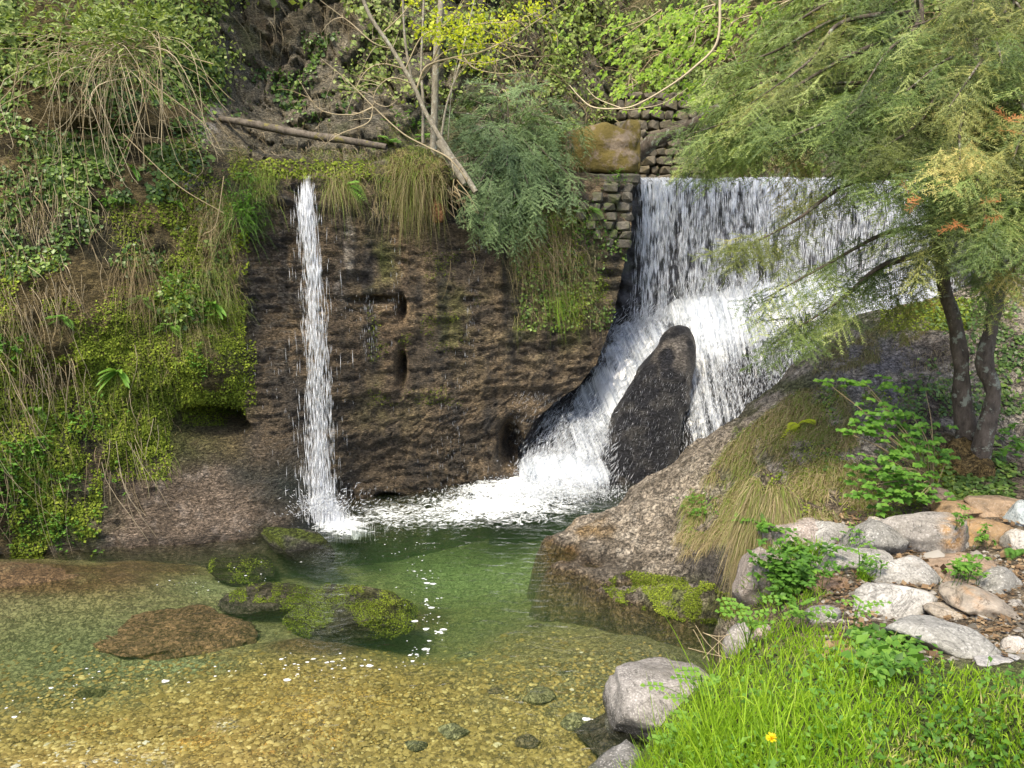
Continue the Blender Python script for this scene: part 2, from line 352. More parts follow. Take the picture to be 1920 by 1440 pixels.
wl = lerp(wl, C3(.26, .20, .13), blobs(px, py, [(1040, 690, 90, 60), (1000, 800, 60, 20, .8), (1090, 480, 50, 40, .6), (1120, 560, 40, 90, .7), (960, 650, 80, 60, .5)]) * sstep(-.2, .3, n3) * .5)
wl = lerp(wl, C3(.018, .018, .02), np.clip(blobs(px, py, [(520, 420, 70, 70), (480, 560, 60, 140, .85), (560, 780, 110, 120, .8), (900, 400, 90, 70, .9), (760, 860, 140, 70, .6), (700, 395, 60, 30, .8)]), 0, 1) * .62)
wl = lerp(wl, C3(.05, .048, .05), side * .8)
wl = wl * 1.6; col = lerp(col, wl, wallm)
ap = lerp(np.tile(C3(.26, .20, .15), (len(V), 1)), C3(.15, .115, .085), sstep(-.2, .3, n2)); ap = lerp(ap, C3(.30, .25, .21), sstep(.15, .45, n3) * .7)
ap = lerp(ap, C3(.03, .04, .035), blobs(px, py, [(560, 900, 90, 80), (590, 985, 70, 45), (480, 880, 60, 40, .8), (430, 850, 90, 25, .6)]))
ap = lerp(ap, C3(.05, .07, .02), blobs(px, py, [(540, 1005, 60, 25), (450, 1050, 60, 20)]) * sstep(-.3, .1, n2))
col = lerp(col, ap, np.clip(aprm * 1.6, 0, 1))
gm = blobs(px, py, [(260, 720, 130, 110), (430, 640, 40, 90), (410, 760, 60, 30), (120, 980, 100, 80), (60, 820, 120, 80), (430, 400, 50, 60), (250, 830, 150, 50), (300, 640, 100, 80)]) * (1 - upper)
col = lerp(col, C3(.075, .10, .022), gm * sstep(-.4, .1, n2) * .9)
col = lerp(col, C3(.50, .46, .42), blobs(px, py, [(392, 230, 30, 45), (400, 110, 30, 25, .5), (330, 345, 45, 12, .5)]) * sstep(-.15, .2, n3 + n2))
col = lerp(col, C3(.10, .08, .045), np.where(lm, .8, 0))
wetv = np.clip(wallm * (.35 + .5 * sstep(-.1, .3, streak)) + blobs(px, py, [(560, 930, 120, 120), (500, 480, 100, 200)]) + side, 0, 1) * (1 - rk)
wetv = np.maximum(wetv, (1 - sstep(.02, .12, V[:, 2])) * .9); col *= (1 - .45 * (1 - sstep(.02, .10, V[:, 2] + .03 * n3)))[:, None]
F1 = gridf(nu, nv); F2 = gridf(ns, nz) + len(V0)
cliff = mesh_np('cliff', V, [F1[:, ::-1], F2[:, ::-1]], M['wetrock'], {'col': np.clip(col, 0, 1), 'wet': wetv}, kind='structure')

# ================================================================== TERRAIN HEIGHTS
def PB(x, y, z):
    p = PZ(x, y, max(z, 0.0)); p[2] = z; return p
bedp = [PB(x, y, z * .55) for x, y, z in [(300,1430,-.12),(50,1420,-.12),(600,1300,-.30),(900,1200,-.5),(1000,1350,-.5),(50,1280,-.42),(200,1250,-.5),(850,1000,-1.35),(950,950,-1.2),(700,1050,-1.0),(850,1070,-1.2),
  (600,1100,-.7),(100,1200,-.42),(0,1170,-.38),(60,1090,-.09),(200,1075,-.10),(0,1062,-.05),(-300,1080,-.1),(750,1000,-1.2),(1050,1180,-.45),(1250,1180,-.35),(1100,1280,-.5),(1150,1420,-.35),(800,1430,-.35),(650,980,-1.0),(400,1100,-.45),(850,1130,-.95),(700,1180,-.55),(950,1110,-.8),(1200,930,-.9),(450,1430,-.06),(250,1440,-.04),(700,1250,-.4),(450,1190,-.4)]]
bedp += [C3(x, y, z) for x, y, z in [(-8,4.6,-.1),(-4,4.2,-.08),(-1,4.2,-.2),(1,4.0,-.1),(-8,3.6,.1),(-4,3.1,.5),(-1,3.1,.5),(1,3.0,.6),(-8,2.2,1.3),(-4,2.0,1.35),(0,1.9,1.35),(3,2,1.35),(-9,0,1.4),(0,0,1.4),(6,0,1.4),(0,-3,1.4),(-9,-3,1.4),(9,-3,1.4),
  (3,9,-.9),(3,5,-.7),(6,7,-1),(6,11,-1),(0,12,-1.0),(-4,11,-1.2),(-9,10,-1.0),(-9,7.6,-.1),(4,3.4,.2)]]
bedp = np.array(bedp); Hb = RBF(bedp[:, :2], bedp[:, 2], .3)
bankz = [(1300,1400,1.0),(1400,1440,1.18),(1650,1440,1.32),(1900,1440,1.38),(1900,1300,1.3),(1500,1260,1.12),(1450,1190,.98),(1600,1200,1.05),(1700,1150,.95),(1900,1120,.98),(1600,1060,.92),(1500,1020,.86),(1900,960,1.05),(1700,970,.98),(1430,1090,.72),(1395,1150,.55),
  (1375,1225,.35),(1345,1260,.25),(1300,1330,.55),(1220,1440,.55),(1150,1440,-.15),(1180,1400,-.2),(1320,1205,-.5),(2200,1400,1.4),(2200,1100,1.1),(1240,1360,.15),(1225,1260,-.9)]
bankY = [(1000,1035,8.05),(1080,985,8.3),(1180,925,8.6),(1290,850,8.8),(1400,770,9.0),(1480,700,9.2),(1560,625,9.5),(1650,595,9.6),(1720,575,9.65),(1800,560,9.8),(1040,1055,7.75),(1200,1000,7.75),(1300,950,7.7),(1400,880,7.7),(1500,800,7.9),(1600,720,8.1),(1700,650,8.5),
  (1120,1065,7.35),(1220,1055,7.2),(1300,1040,7.05),(1400,980,6.9),(1500,900,7.0),(1600,850,7.1),(1700,800,7.3),(1790,830,7.0),(1850,880,6.8),(1900,830,7.3),(1900,700,7.9),(1900,560,8.6),(2200,560,8.5),(2200,850,7.3),(2000,800,7.4),(1600,955,6.4),(1750,930,6.35),(1900,920,6.3),(1480,970,6.5),(1200,940,8.2),(1350,1010,6.95)]
bk = [PB(*a) for a in bankz] + [P(*a) for a in bankY]
for x, y, Yy in bankY[:10]:
    p = P(x, y, Yy); bk.append(p + C3(.35, .75, -1.0 - .4 * (p[2] > 1))); bk.append(p + C3(.02, .16, -.02))
bk += [PB(x, y, z) for x, y, z in [(1100,1100,-.02),(1180,1112,.03),(1250,1115,.12),(1340,1110,.18),(1380,1165,-.05),(1250,1158,-.08),(1150,1128,-.06),(1050,1130,-.9),(1000,1095,-.5),(1040,1100,-.4),(1000,1118,-.9),(1280,1190,-.9),(1200,1172,-.9),(970,1090,-.7),(1100,1150,-.9),(970,1050,-.45),(950,1010,-.8),(1030,1060,-.02),(1090,1088,-.04),(1200,1085,.03),(1300,1085,.18),(1390,1060,.5),(1300,1165,-.1),(1150,1180,-.8),(1100,1200,-1.0),(1200,1210,-.9),(1300,1195,-.6),(1260,1225,-.9),(1100,1290,-1.0),(1050,1400,-.9),(1000,1250,-1.2),(950,1180,-1.2),(950,1120,-1.1),(900,1050,-1.6),(1120,1150,-.6),(1220,1175,-.6),(1340,1215,-.5)]]
bk += [C3(x, y, z) for x, y, z in [(1.5,2.3,.8),(1.2,1.6,1.0),(2,.5,1.4),(6,1,1.45),(9,2,1.5),(9,6,1.8),(9,9,4.5),(6.5,9.8,2.9),(9,11.5,5.5),(7.5,11.6,3.5),(.3,2.4,.3),(.2,1.4,.9),(0,.3,1.35),(.2,3.6,-.7),(0.6,4.8,-.8),(0,6.5,-1)]]
bk = np.array(bk); Hk = RBF(bk[:, :2], bk[:, 2], .1)

# stream bed and the ground sheet behind the viewer
def axis(a, b, c, d, n, m):
    return np.r_[np.linspace(a, b, m, endpoint=False), np.linspace(b, c, n, endpoint=False), np.linspace(c, d, m)]
gx, gy = axis(-120, -7, 3.5, 120, 210, 12), axis(-120, 3.6, 11, 60, 150, 12)
X, Y = np.meshgrid(gx, gy, indexing='ij'); q = np.stack([X.ravel(), Y.ravel()], 1)
qc = np.stack([np.clip(q[:, 0], -9, 9), np.clip(q[:, 1], -3, 12)], 1); Zb = Hb(qc)
Vb = np.c_[q, Zb]; Vb[:, 2] += .05 * fbm(Vb, 1.2, 4, 60) + .015 * fbm(Vb, 7, 3, 61)
px, py = proj(Vb)
# bedrock shelves under water
c1, g1, v1 = voro(Vb * C3(1, 1, 0), 1.1, 70)
shelf = blobs(px, py, [(40, 1085, 210, 26), (330, 1062, 120, 12), (1150, 1130, 120, 28), (1300, 1170, 80, 25), (600, 1215, 90, 14), (780, 1160, 60, 20, .6)]) * (Vb[:, 1] > 4)
Vb[:, 2] += shelf * (.05 + .08 * fbm(Vb, 2.5, 4, 71))
b1 = fbm(Vb, .8, 4, 62); b2 = fbm(Vb, 5, 4, 63)
cb = np.tile(C3(.21, .185, .095), (len(Vb), 1)); cb = lerp(cb, C3(.44, .28, .07), np.clip(blobs(px, py, [(560, 1330, 330, 110), (250, 1400, 250, 70), (900, 1400, 260, 80, .6)]) + .3 * b1, 0, 1))
cb = lerp(cb, C3(.48, .24, .06), blobs(px, py, [(250, 1370, 170, 30), (560, 1400, 120, 30, .6)]) * sstep(-.3, .2, b2))
cb = lerp(cb, C3(.58, .56, .52), blobs(px, py, [(230, 1432, 90, 20), (430, 1360, 28, 12), (150, 1395, 60, 7)]) * sstep(-.4, 0, b2))
cb = lerp(cb, C3(.17, .175, .09), np.clip(blobs(px, py, [(150, 1230, 230, 90), (330, 1250, 120, 22)]), 0, 1))
cb = lerp(cb, C3(.27, .29, .16), blobs(px, py, [(880, 1075, 170, 50), (330, 1248, 90, 14, .8), (400, 1100, 70, 22, .6)]))
cb = lerp(cb, C3(.12, .075, .035), np.clip(shelf * 2.2, 0, 1) * sstep(-.9, -.1, b2))
cb = lerp(cb, C3(.12, .075, .035), blobs(px, py, [(20, 1085, 260, 30), (280, 1065, 120, 14)]) * sstep(-.6, 0, b2)); cb = lerp(cb, C3(.10, .17, .03), sstep(.6, 1.1, Vb[:, 2])); cb = lerp(cb, C3(.10, .10, .06), blobs(px, py, [(1330, 1290, 130, 200, .7)]))
mesh_np('ground', Vb, gridf(len(gx), len(gy)), M['bed'], {'col': np.clip(cb, 0, 1), 'wet': np.full(len(Vb), .2)}, kind='structure')
def bed_z(x, y): return Hb(np.stack([x, y], 1))

# right bank: grassy shore, stony ground, big rock slope
kx, ky = np.linspace(-.9, 8.6, 390), np.r_[np.linspace(.3, 4.2, 55, endpoint=False), np.linspace(4.2, 11.4, 250)]
X, Y = np.meshgrid(kx, ky, indexing='ij'); q = np.stack([X.ravel(), Y.ravel()], 1); Vk = np.c_[q, Hk(q)]; Vk[:, 2] = np.where(Vk[:, 2] < 0, Vk[:, 2] * 2.4, Vk[:, 2]); Vk[:, 2] -= 1.1 * sstep(.3, -.8, Vk[:, 0]) * (Vk[:, 1] > 3); px, py = proj(Vk)
slope = np.clip(sstep(6.3, 6.8, Vk[:, 1]) + (1 - sstep(1410, 1450, px)) * (Vk[:, 1] > 5.2), 0, 1)
rr = ridge(Vk, 2.2, 5, 80, (1, .8, 2)); m2 = fbm(Vk, 5, 5, 81, .6); c1, g1, v1 = voro(Vk + .1 * m2[:, None], 3.2, 82)
Vk[:, 2] += lerp(.035 * fbm(Vk, 3, 4, 83), .035 * rr + .05 * m2 + .03 * (v1 - .5) + .02 * ridge(Vk, 7, 3, 87, (1, .5, 1)), slope)
Vk[:, 2] -= .16 * blobs(px, py, [(1150, 1092, 70, 8), (1250, 1084, 70, 9), (1330, 1072, 50, 9)]) * (Vk[:, 1] < 7.6); n1 = fbm(Vk, 1.5, 4, 84); n2 = fbm(Vk, 5, 4, 85); n3 = fbm(Vk, 12, 3, 86); px, py = proj(Vk)
ck = lerp(np.tile(C3(.30, .255, .20), (len(Vk), 1)), C3(.15, .125, .095), sstep(-.2, .3, n2)); ck = lerp(ck, C3(.44, .39, .32), sstep(.1, .4, n3) * .6)
ck = lerp(ck, C3(.30, .19, .07), blobs(px, py, [(1030, 1030, 50, 35), (1100, 990, 60, 20, .6)]) * sstep(-.3, .2, n2))
ck = lerp(ck, C3(.055, .05, .045), blobs(px, py, [(1350, 1070, 80, 60), (1150, 920, 60, 25, .5)]))
ck = lerp(ck, C3(.10, .12, .03), blobs(px, py, [(1500, 780, 110, 90), (1420, 900, 90, 60, .8), (1230, 1120, 130, 35), (1350, 1140, 60, 35), (1750, 590, 80, 30), (1600, 620, 80, 30)]) * sstep(-.3, .1, n2) * .8)
ck = lerp(ck, C3(.09, .065, .045), blobs(px, py, [(1750, 800, 80, 160), (1600, 940, 170, 40), (1850, 900, 110, 60)]) * sstep(-.4, 0, n2))
ck = lerp(ck, C3(.19, .17, .165), blobs(px, py, [(1640, 700, 90, 70)]) * sstep(-.5, 0, n2))
ck = lerp(ck, C3(.22, .15, .03), blobs(px, py, [(1790, 880, 40, 60), (1740, 580, 50, 20)]))
flat = 1 - slope
gr = flat * (1 - np.clip(sstep(1260, 1180, py + 40 * n1) * 1, 0, 1))
ck = lerp(ck, lerp(np.tile(C3(.13, .10, .07), (len(Vk), 1)), C3(.20, .16, .11), sstep(-.2, .3, n3)), flat); ck = lerp(ck, C3(.09, .13, .025), gr * .8)
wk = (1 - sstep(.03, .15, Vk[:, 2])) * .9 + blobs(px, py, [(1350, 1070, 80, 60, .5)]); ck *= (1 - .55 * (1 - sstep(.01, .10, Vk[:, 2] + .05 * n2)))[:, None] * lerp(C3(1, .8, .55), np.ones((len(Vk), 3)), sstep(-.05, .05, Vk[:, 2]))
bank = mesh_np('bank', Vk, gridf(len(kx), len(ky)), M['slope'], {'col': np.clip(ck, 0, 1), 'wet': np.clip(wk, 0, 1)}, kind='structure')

# chute of bedrock under the weir
chp = [(1200,640,12.7),(1300,600,12.8),(1500,560,12.9),(1650,560,12.9),(1110,680,12.0),(1160,690,12.0),(1100,770,11.8),(1160,760,11.7),(1050,830,11.0),(1000,920,10.2),(1130,930,9.95),(980,880,10.7),(1000,790,11.5),(1330,640,12.35),(1350,760,11.3),(1290,870,10.6),(1250,930,10.0),(1450,700,11.7),(1550,620,12.1),(1650,600,12.3),(1220,700,11.9),(1200,800,11.2),(1400,860,10.6),(1800,560,12.6)]
ch = np.array([P(*a) for a in chp] + [C3(0, 9.4, -1.0), C3(2, 9.2, -1), C3(4, 9.2, -.5), C3(6, 10, .3), C3(0.2, 12.5, .8), C3(2, 14, 1.8), C3(6, 14, 2.6), C3(8, 13, 3)])
Hc = RBF(ch[:, :2], ch[:, 2], .12)
cx, cy = np.linspace(-.3, 8, 220), np.linspace(9.2, 13.6, 150)
X, Y = np.meshgrid(cx, cy, indexing='ij'); q = np.stack([X.ravel(), Y.ravel()], 1); Vc = np.c_[q, Hc(q)]
Vc[:, 2] += .08 * ridge(Vc, 2, 4, 90) + .05 * fbm(Vc, 6, 4, 91) - .04
mesh_np('rock_chute', Vc, gridf(len(cx), len(cy)), M['wetrock'], {'col': lerp(np.tile(C3(.045, .045, .048), (len(Vc), 1)), C3(.10, .09, .08), sstep(-.1, .4, fbm(Vc, 6, 4, 92))), 'wet': np.full(len(Vc), .9)}, kind='structure')

# ================================================================== POOL WATER
m, nt, b, o = mat_new('pool_water'); M['water'] = m
pos = N(nt, 'ShaderNodeNewGeometry').outputs['Position']
foam = N(nt, 'ShaderNodeAttribute', attribute_name='foam').outputs['Fac']
n_l = noise_(nt, mapping(nt, pos, (1, 1.6, 1)), 7, 8, .72, 1.2)
lace = N(nt, 'ShaderNodeTexVoronoi', {'Vector': N(nt, 'ShaderNodeVectorMath', {0: pos, 1: N(nt, 'ShaderNodeVectorMath', {0: N(nt, 'ShaderNodeTexNoise', {'Vector': pos, 'Scale': 5.0, 'Detail': 4.0}).outputs['Color'], 3: .5}, operation='SCALE').outputs[0]}).outputs[0], 'Scale': 13.0}, feature='DISTANCE_TO_EDGE').outputs['Distance']
lc = math_(nt, 'SUBTRACT', math_(nt, 'MULTIPLY', n_l, 1.0), math_(nt, 'MULTIPLY', lace, .55))
a = math_(nt, 'ADD', lc, math_(nt, 'MULTIPLY', foam, .8)); am = maprange(nt, a, .72, .98)
nt.nodes.remove(b)
bmp = N(nt, 'ShaderNodeBump', {'Height': math_(nt, 'ADD', noise_(nt, mapping(nt, pos, (1, 2.0, 1)), 5, 3, .5, .6), math_(nt, 'MULTIPLY', noise_(nt, pos, 26, 2, .5), .12)), 'Distance': .035, 'Strength': .8})
tr = N(nt, 'ShaderNodeBsdfTransparent', {0: (.97, 1, .97, 1)}); gl = N(nt, 'ShaderNodeBsdfGlossy', {'Roughness': .06, 'Normal': bmp.outputs[0]}); fr = N(nt, 'ShaderNodeFresnel', {0: 1.33, 'Normal': bmp.outputs[0]})
w1 = N(nt, 'ShaderNodeMixShader', {0: fr.outputs[0]}); nt.links.new(tr.outputs[0], w1.inputs[1]); nt.links.new(gl.outputs[0], w1.inputs[2])
fd = N(nt, 'ShaderNodeBsdfDiffuse', {0: (.74, .78, .80, 1)}); w2 = N(nt, 'ShaderNodeMixShader', {0: am}); nt.links.new(w1.outputs[0], w2.inputs[1]); nt.links.new(fd.outputs[0], w2.inputs[2])
nt.links.new(w2.outputs[0], o.inputs['Surface'])
va = N(nt, 'ShaderNodeVolumeAbsorption', {0: (.56, .78, .48, 1), 1: .68}); vs = N(nt, 'ShaderNodeVolumeScatter', {0: (.4, .8, .32, 1), 1: .11})
ad = N(nt, 'ShaderNodeAddShader'); nt.links.new(va.outputs[0], ad.inputs[0]); nt.links.new(vs.outputs[0], ad.inputs[1]); nt.links.new(ad.outputs[0], o.inputs['Volume'])
wx, wy = np.linspace(-11, 5, 290), np.linspace(2.6, 13.3, 200)
X, Y = np.meshgrid(wx, wy, indexing='ij'); Vw = np.stack([X, Y, 0 * X], -1).reshape(-1, 3); px, py = proj(Vw)
tur = blobs(px, py, [(950, 930, 260, 50), (650, 990, 90, 40)])
fo = np.clip(.42 * np.exp(-((px - 950) / 170) ** 2 - ((py - 935) / 26) ** 2) + .44 * np.exp(-((px - 900) / 240) ** 2 - ((py - 965) / 32) ** 2) + blobs(px, py, [(960, 915, 100, 14, .38), (1080, 915, 90, 14, .4), (640, 985, 50, 22, .62), (700, 975, 90, 40, .2), (600, 965, 40, 22, .8), (760, 1000, 100, 40, .12), (800, 1060, 60, 60, .0), (1000, 880, 100, 40, 1.0)]), 0, 1)
amp = .006 + .06 * tur; Vw[:, 2] = amp * (fbm(Vw, 3.2, 4, 95, .6, (1, 1.6, 1)) + .5 * ridge(Vw, 5, 3, 96)) - .01
nw = len(Vw); mw = len(wy); mx_ = len(wx); crn = np.array([(-11, 2.6, -3.2), (5, 2.6, -3.2), (5, 13.3, -3.2), (-11, 13.3, -3.2)])
e1 = np.arange(mx_) * mw; e2 = e1[-1] + np.arange(mw); e3 = e1[::-1] + mw - 1; e4 = np.arange(mw)[::-1]
skirt = []
Vsk = np.vstack([Vw[e] * C3(1, 1, 0) - C3(0, 0, 3.2) for e in (e1, e2, e3, e4)]); kk = nw
for e in (e1, e2, e3, e4):
    i = np.arange(len(e) - 1); skirt.append(np.stack([e[i], kk + i, kk + i + 1, e[i + 1]], -1)); kk += len(e)
bot = np.array([[kk, kk + 3, kk + 2, kk + 1]])
mesh_np('water', np.vstack([Vw, Vsk, crn]), [gridf(mx_, mw), np.vstack(skirt), bot], M['water'], {'foam': np.r_[fo, np.zeros(len(Vsk) + 4)]}, kind='structure')
# ================================================================== HILLSIDE beyond the terrace and the weir
hx, hz = np.linspace(-14, 22, 220), np.linspace(2.4, 17, 110)
X, Z = np.meshgrid(hx, hz, indexing='ij')
Yh = 15.6 + .55 * np.maximum(Z - 4, 0) * sstep(6, 0, X) + .12 * np.maximum(Z - 4, 0) - .35 * np.maximum(X - 5, 0) - 0.02 * X
Vh = np.stack([X, Yh, Z], -1).reshape(-1, 3); c1, g1, v1 = voro(Vh, 1.0, 100)
Vh[:, 1] -= .5 * fbm(Vh, .5, 4, 101) + .3 * (v1 - .5) + .15 * fbm(Vh, 3, 4, 102)
ch_ = lerp(np.tile(C3(.14, .125, .05), (len(Vh), 1)), C3(.21, .165, .09), sstep(-.2, .3, fbm(Vh, 1.6, 4, 103))); ch_ = lerp(ch_, C3(.06, .08, .025), sstep(0, .4, fbm(Vh, .9, 4, 104)))
ch_ = lerp(ch_, C3(.2, .19, .165), sstep(.1, .3, fbm(Vh, 1.2, 3, 105)) * .7)
mesh_np('hillside', Vh, gridf(len(hx), len(hz))[:, ::-1], M['rock'], {'col': ch_, 'wet': np.zeros(len(Vh))}, kind='structure')
ux, uy = np.linspace(1.5, 9.5, 60), np.linspace(13.1, 16.5, 20)
X, Y = np.meshgrid(ux, uy, indexing='ij'); Vu = np.stack([X, Y, 4.235 + 0 * X], -1).reshape(-1, 3); Vu[:, 2] += .01 * fbm(Vu, 4, 3, 99)
mesh_np('river', Vu, gridf(60, 20), M['water'], {'foam': np.zeros(len(Vu))}, kind='structure')

bpy.context.view_layer.update()
from mathutils.bvhtree import BVHTree
DG = bpy.context.evaluated_depsgraph_get(); TREES = {}
def add_tree(o): TREES[o.name] = (BVHTree.FromObject(o, DG), o.matrix_world.translation.copy())
for nm in ('cliff', 'bank', 'hillside', 'rock_chute', 'ground'): add_tree(bpy.data.objects[nm])
_CV = Vector(CAM)
def hit(x, y, only=None):
    u, v = (x - 960) / FPX, (720 - y) / FPX; d = Vector((u, _c + v * _s, -_s + v * _c)); d.normalize(); best = None
    for nm, (t, off) in TREES.items():
        if only and nm not in only: continue
        loc, nrm, fi, dist = t.ray_cast(_CV - off, d)
        if loc is not None and (best is None or dist < best[0]): best = (dist, loc + off, nrm, nm)
    if best is None: return None
    nrm = best[2]
    if nrm.dot(d) > 0: nrm = -nrm
    return np.array(best[1]), np.array(nrm), best[3]
def in_poly(x, y, poly):
    poly = np.asarray(poly, float); r = np.zeros(len(x), bool); j = len(poly) - 1
    for i in range(len(poly)):
        xi, yi = poly[i]; xj, yj = poly[j]
        r ^= ((yi > y) != (yj > y)) & (x < (xj - xi) * (y - yi) / (yj - yi + 1e-12) + xi); j = i
    return r
def sample(poly, n, only=None, clump=None, seed=0):
    poly = np.asarray(poly, float); lo, hi = poly.min(0), poly.max(0); L, Nn, Q = [], [], []; tries = 0
    while len(L) < n and tries < 40:
        tries += 1; x = rng.uniform(lo[0], hi[0], n * 2); y = rng.uniform(lo[1], hi[1], n * 2)
        k = in_poly(x, y, poly)
        if clump:
            c = vn(np.stack([x / clump[0], y / clump[0], x * 0 + seed], 1), 5) + .5 * vn(np.stack([x / clump[0] * 2.3, y / clump[0] * 2.3, x * 0 + seed], 1), 6)
            k &= c > clump[1] + rng.normal(0, .12, len(x))
        for a, b in zip(x[k], y[k]):
            h = hit(a, b, only)
            if h: L.append(h[0]); Nn.append(h[1]); Q.append((a, b))
            if len(L) >= n: break
    return (np.array(L), np.array(Nn), np.array(Q)) if L else (np.zeros((0, 3)),) * 3

# ================================================================== WEIR, masonry, abutment
def box(cx, cy, cz, sx, sy, sz, jit=0.0, rg=random, bev=.12):
    """a rough block: chamfered corners, a little uneven"""
    vs = []; b = bev
    for ax in range(3):
        for s in (-1, 1):
            for u, v in ((-1, -1), (1, -1), (1, 1), (-1, 1)):
                p = [0, 0, 0]; p[ax] = s; p[(ax + 1) % 3] = u * (1 - b); p[(ax + 2) % 3] = v * (1 - b); vs.append(p)
    vs = np.array(vs, float) + np.array([[rg.uniform(-jit, jit) for _ in range(3)] for _ in vs])
    from mathutils import Vector as Vc_
    import bmesh
    bm = bmesh.new()
    for p in vs: bm.verts.new((p[0] * sx / 2 + cx, p[1] * sy / 2 + cy, p[2] * sz / 2 + cz))
    bmesh.ops.convex_hull(bm, input=bm.verts[:]); me = bpy.data.meshes.new('block'); bm.to_mesh(me); bm.free(); return me
def stone_mat(name, a, b_, c_, speck=0, sc=14, rough=.85, moss=None, mth=.55):
    m, nt, b, o = mat_new(name); pos = N(nt, 'ShaderNodeNewGeometry').outputs['Position']; oi = N(nt, 'ShaderNodeObjectInfo')
    n = noise_(nt, pos, sc, 7, .7); c = mixc(nt, maprange(nt, n, .35, .65), a, b_)
    c = mixc(nt, maprange(nt, noise_(nt, pos, sc * .35, 4, .6), .5, .65), c, c_)
    c = mixc(nt, 1.0, c, maprange(nt, oi.outputs['Random'], 0, 1, .7, 1.25), 'MULTIPLY')
    if moss: c = mixc(nt, maprange(nt, noise_(nt, pos, 3.5, 6, .65), mth, mth + .08), c, moss)
    nt.links.new(c, b.inputs['Base Color']); b.inputs['Roughness'].default_value = rough
    bp = N(nt, 'ShaderNodeBump', {'Height': n, 'Distance': .03}); nt.links.new(bp.outputs[0], b.inputs['Normal']); return m
M['weir'] = stone_mat('wet_weir_stone', (.025, .026, .032), (.07, .07, .08), (.04, .045, .04), rough=.4)
M['masonry'] = stone_mat('mossy_masonry', (.05, .045, .038), (.11, .10, .08), (.07, .07, .035), moss=(.07, .09, .025))
M['rubble'] = stone_mat('rubble_stone', (.07, .06, .04), (.15, .125, .09), (.11, .09, .05), moss=(.09, .10, .03), mth=.6)
M['concrete'] = stone_mat('mossy_concrete', (.13, .095, .065), (.21, .165, .12), (.15, .085, .04), sc=20, moss=(.12, .09, .018), mth=.42)
weir = empty('weir', (4.6, 13.25, 0), 'dark wet stone weir wall behind the wide curtain of falling water', 'weir')
X, Z = np.meshgrid(np.linspace(1.6, 9.2, 160), np.linspace(-1, 4.19, 80), indexing='ij'); Vf = np.stack([X, 13.0 + 0 * X, Z], -1).reshape(-1, 3)
d1, g, cv = voro(Vf, 1, 110, (2.4, 0, 4.2)); Vf[:, 1] += .10 * (1 - sstep(0, .15, g)) - .12 * cv + .05 * fbm(Vf, 6, 3, 111)
mesh_np('face', Vf - C3(4.6, 13.25, 0), gridf(160, 80)[:, ::-1], M['weir'], parent=weir)
cap = bpy.data.objects.new('crest', box(0, .27, 4.17, 7.7, .6, .08, bev=.02)); COL.objects.link(cap); cap.parent = weir; cap.data.materials.append(M['weir']); cap.location = (.85, 0, 0)
core = bpy.data.objects.new('core', box(0.85, .45, 1.5, 7.6, .5, 5.1, bev=.01)); COL.objects.link(core); core.parent = weir; core.data.materials.append(M['weir'])

# mossy abutment block at the left end of the crest
ab = empty('abutment_block', P(1130, 335, 12.2), 'mossy rust brown concrete block above the left end of the weir', 'concrete block')
def rock_box(name, c, s, mat, parent, amp=.05, seed=0, n=22, top_round=.0):
    """displaced box with real relief"""
    u = np.linspace(-1, 1, n); vv = []; ff = []; k = 0
    for ax in range(3):
        for sg in (-1, 1):
            A_, B_ = np.meshgrid(u, u, indexing='ij'); p = np.zeros((n, n, 3)); p[..., ax] = sg; p[..., (ax + 1) % 3] = A_; p[..., (ax + 2) % 3] = B_
            vv.append(p.reshape(-1, 3)); f = gridf(n, n) + k; ff.append(f if sg > 0 else f[:, ::-1]); k += n * n
    p = np.vstack(vv); q = p / (np.abs(p) ** 8).sum(1)[:, None] ** (1 / 8) * 1.0; W_ = q * np.array(s) / 2
    if top_round: W_[:, 2] += top_round * (1 - (p[:, 0]) ** 2) * (p[:, 2] > .9) * 1.0
    w0 = W_ + np.array(c); W_ = W_ + (q / np.linalg.norm(q, axis=1)[:, None]) * (amp * (fbm(w0, 3, 5, seed) + .4 * fbm(w0, 12, 3, seed + 1)))[:, None]
    return mesh_np(name, W_ + (np.array(c) - np.array(parent.location)), ff, mat, parent=parent)
rock_box('block', P(1118, 296, 12.2), (1.18, 1.1, .52), M['concrete'], ab, .10, 5, top_round=.14)
rock_box('pier', P(1180, 282, 12.15), (.22, .9, .78), M['concrete'], ab, .03, 6)
rock_box('footing', P(1110, 340, 11.95), (1.35, .9, .16), M['masonry'], ab, .04, 7)

# coursed masonry corner under it: each stone on its own
mw_ = empty('masonry_wall', P(1130, 400, 11.5), 'old dark masonry corner of stacked stones left of the wide waterfall', 'stone wall')
rows = [(352, 2), (370, 3), (388, 4), (406, 4), (423, 3), (440, 3), (457, 2)]
for r, (yy, nn) in enumerate(rows):
    xx = 1186 - (r > 3) * 3; 
    for k in range(nn):
        wd = random.uniform(17, 34); hh = random.uniform(15, 20); cxp = xx - wd / 2; xx -= wd + 3
        h_ = hit(cxp, yy)
        if not h_: continue
        p = h_[0] + C3(0, -.0, 0); sc_ = p[1] / FPX
        me = box(0, 0, 0, wd * sc_, .26, hh * sc_, .2, bev=.34); me.materials.append(M['masonry'])
        ob = bpy.data.objects.new('stone', me); COL.objects.link(ob); ob.parent = mw_; ob.location = Vector(p) - mw_.location + Vector((0, random.uniform(.05, .12), 0)); ob.rotation_euler = (random.uniform(-.08, .08), random.uniform(-.08, .08), random.uniform(-.1, .1))
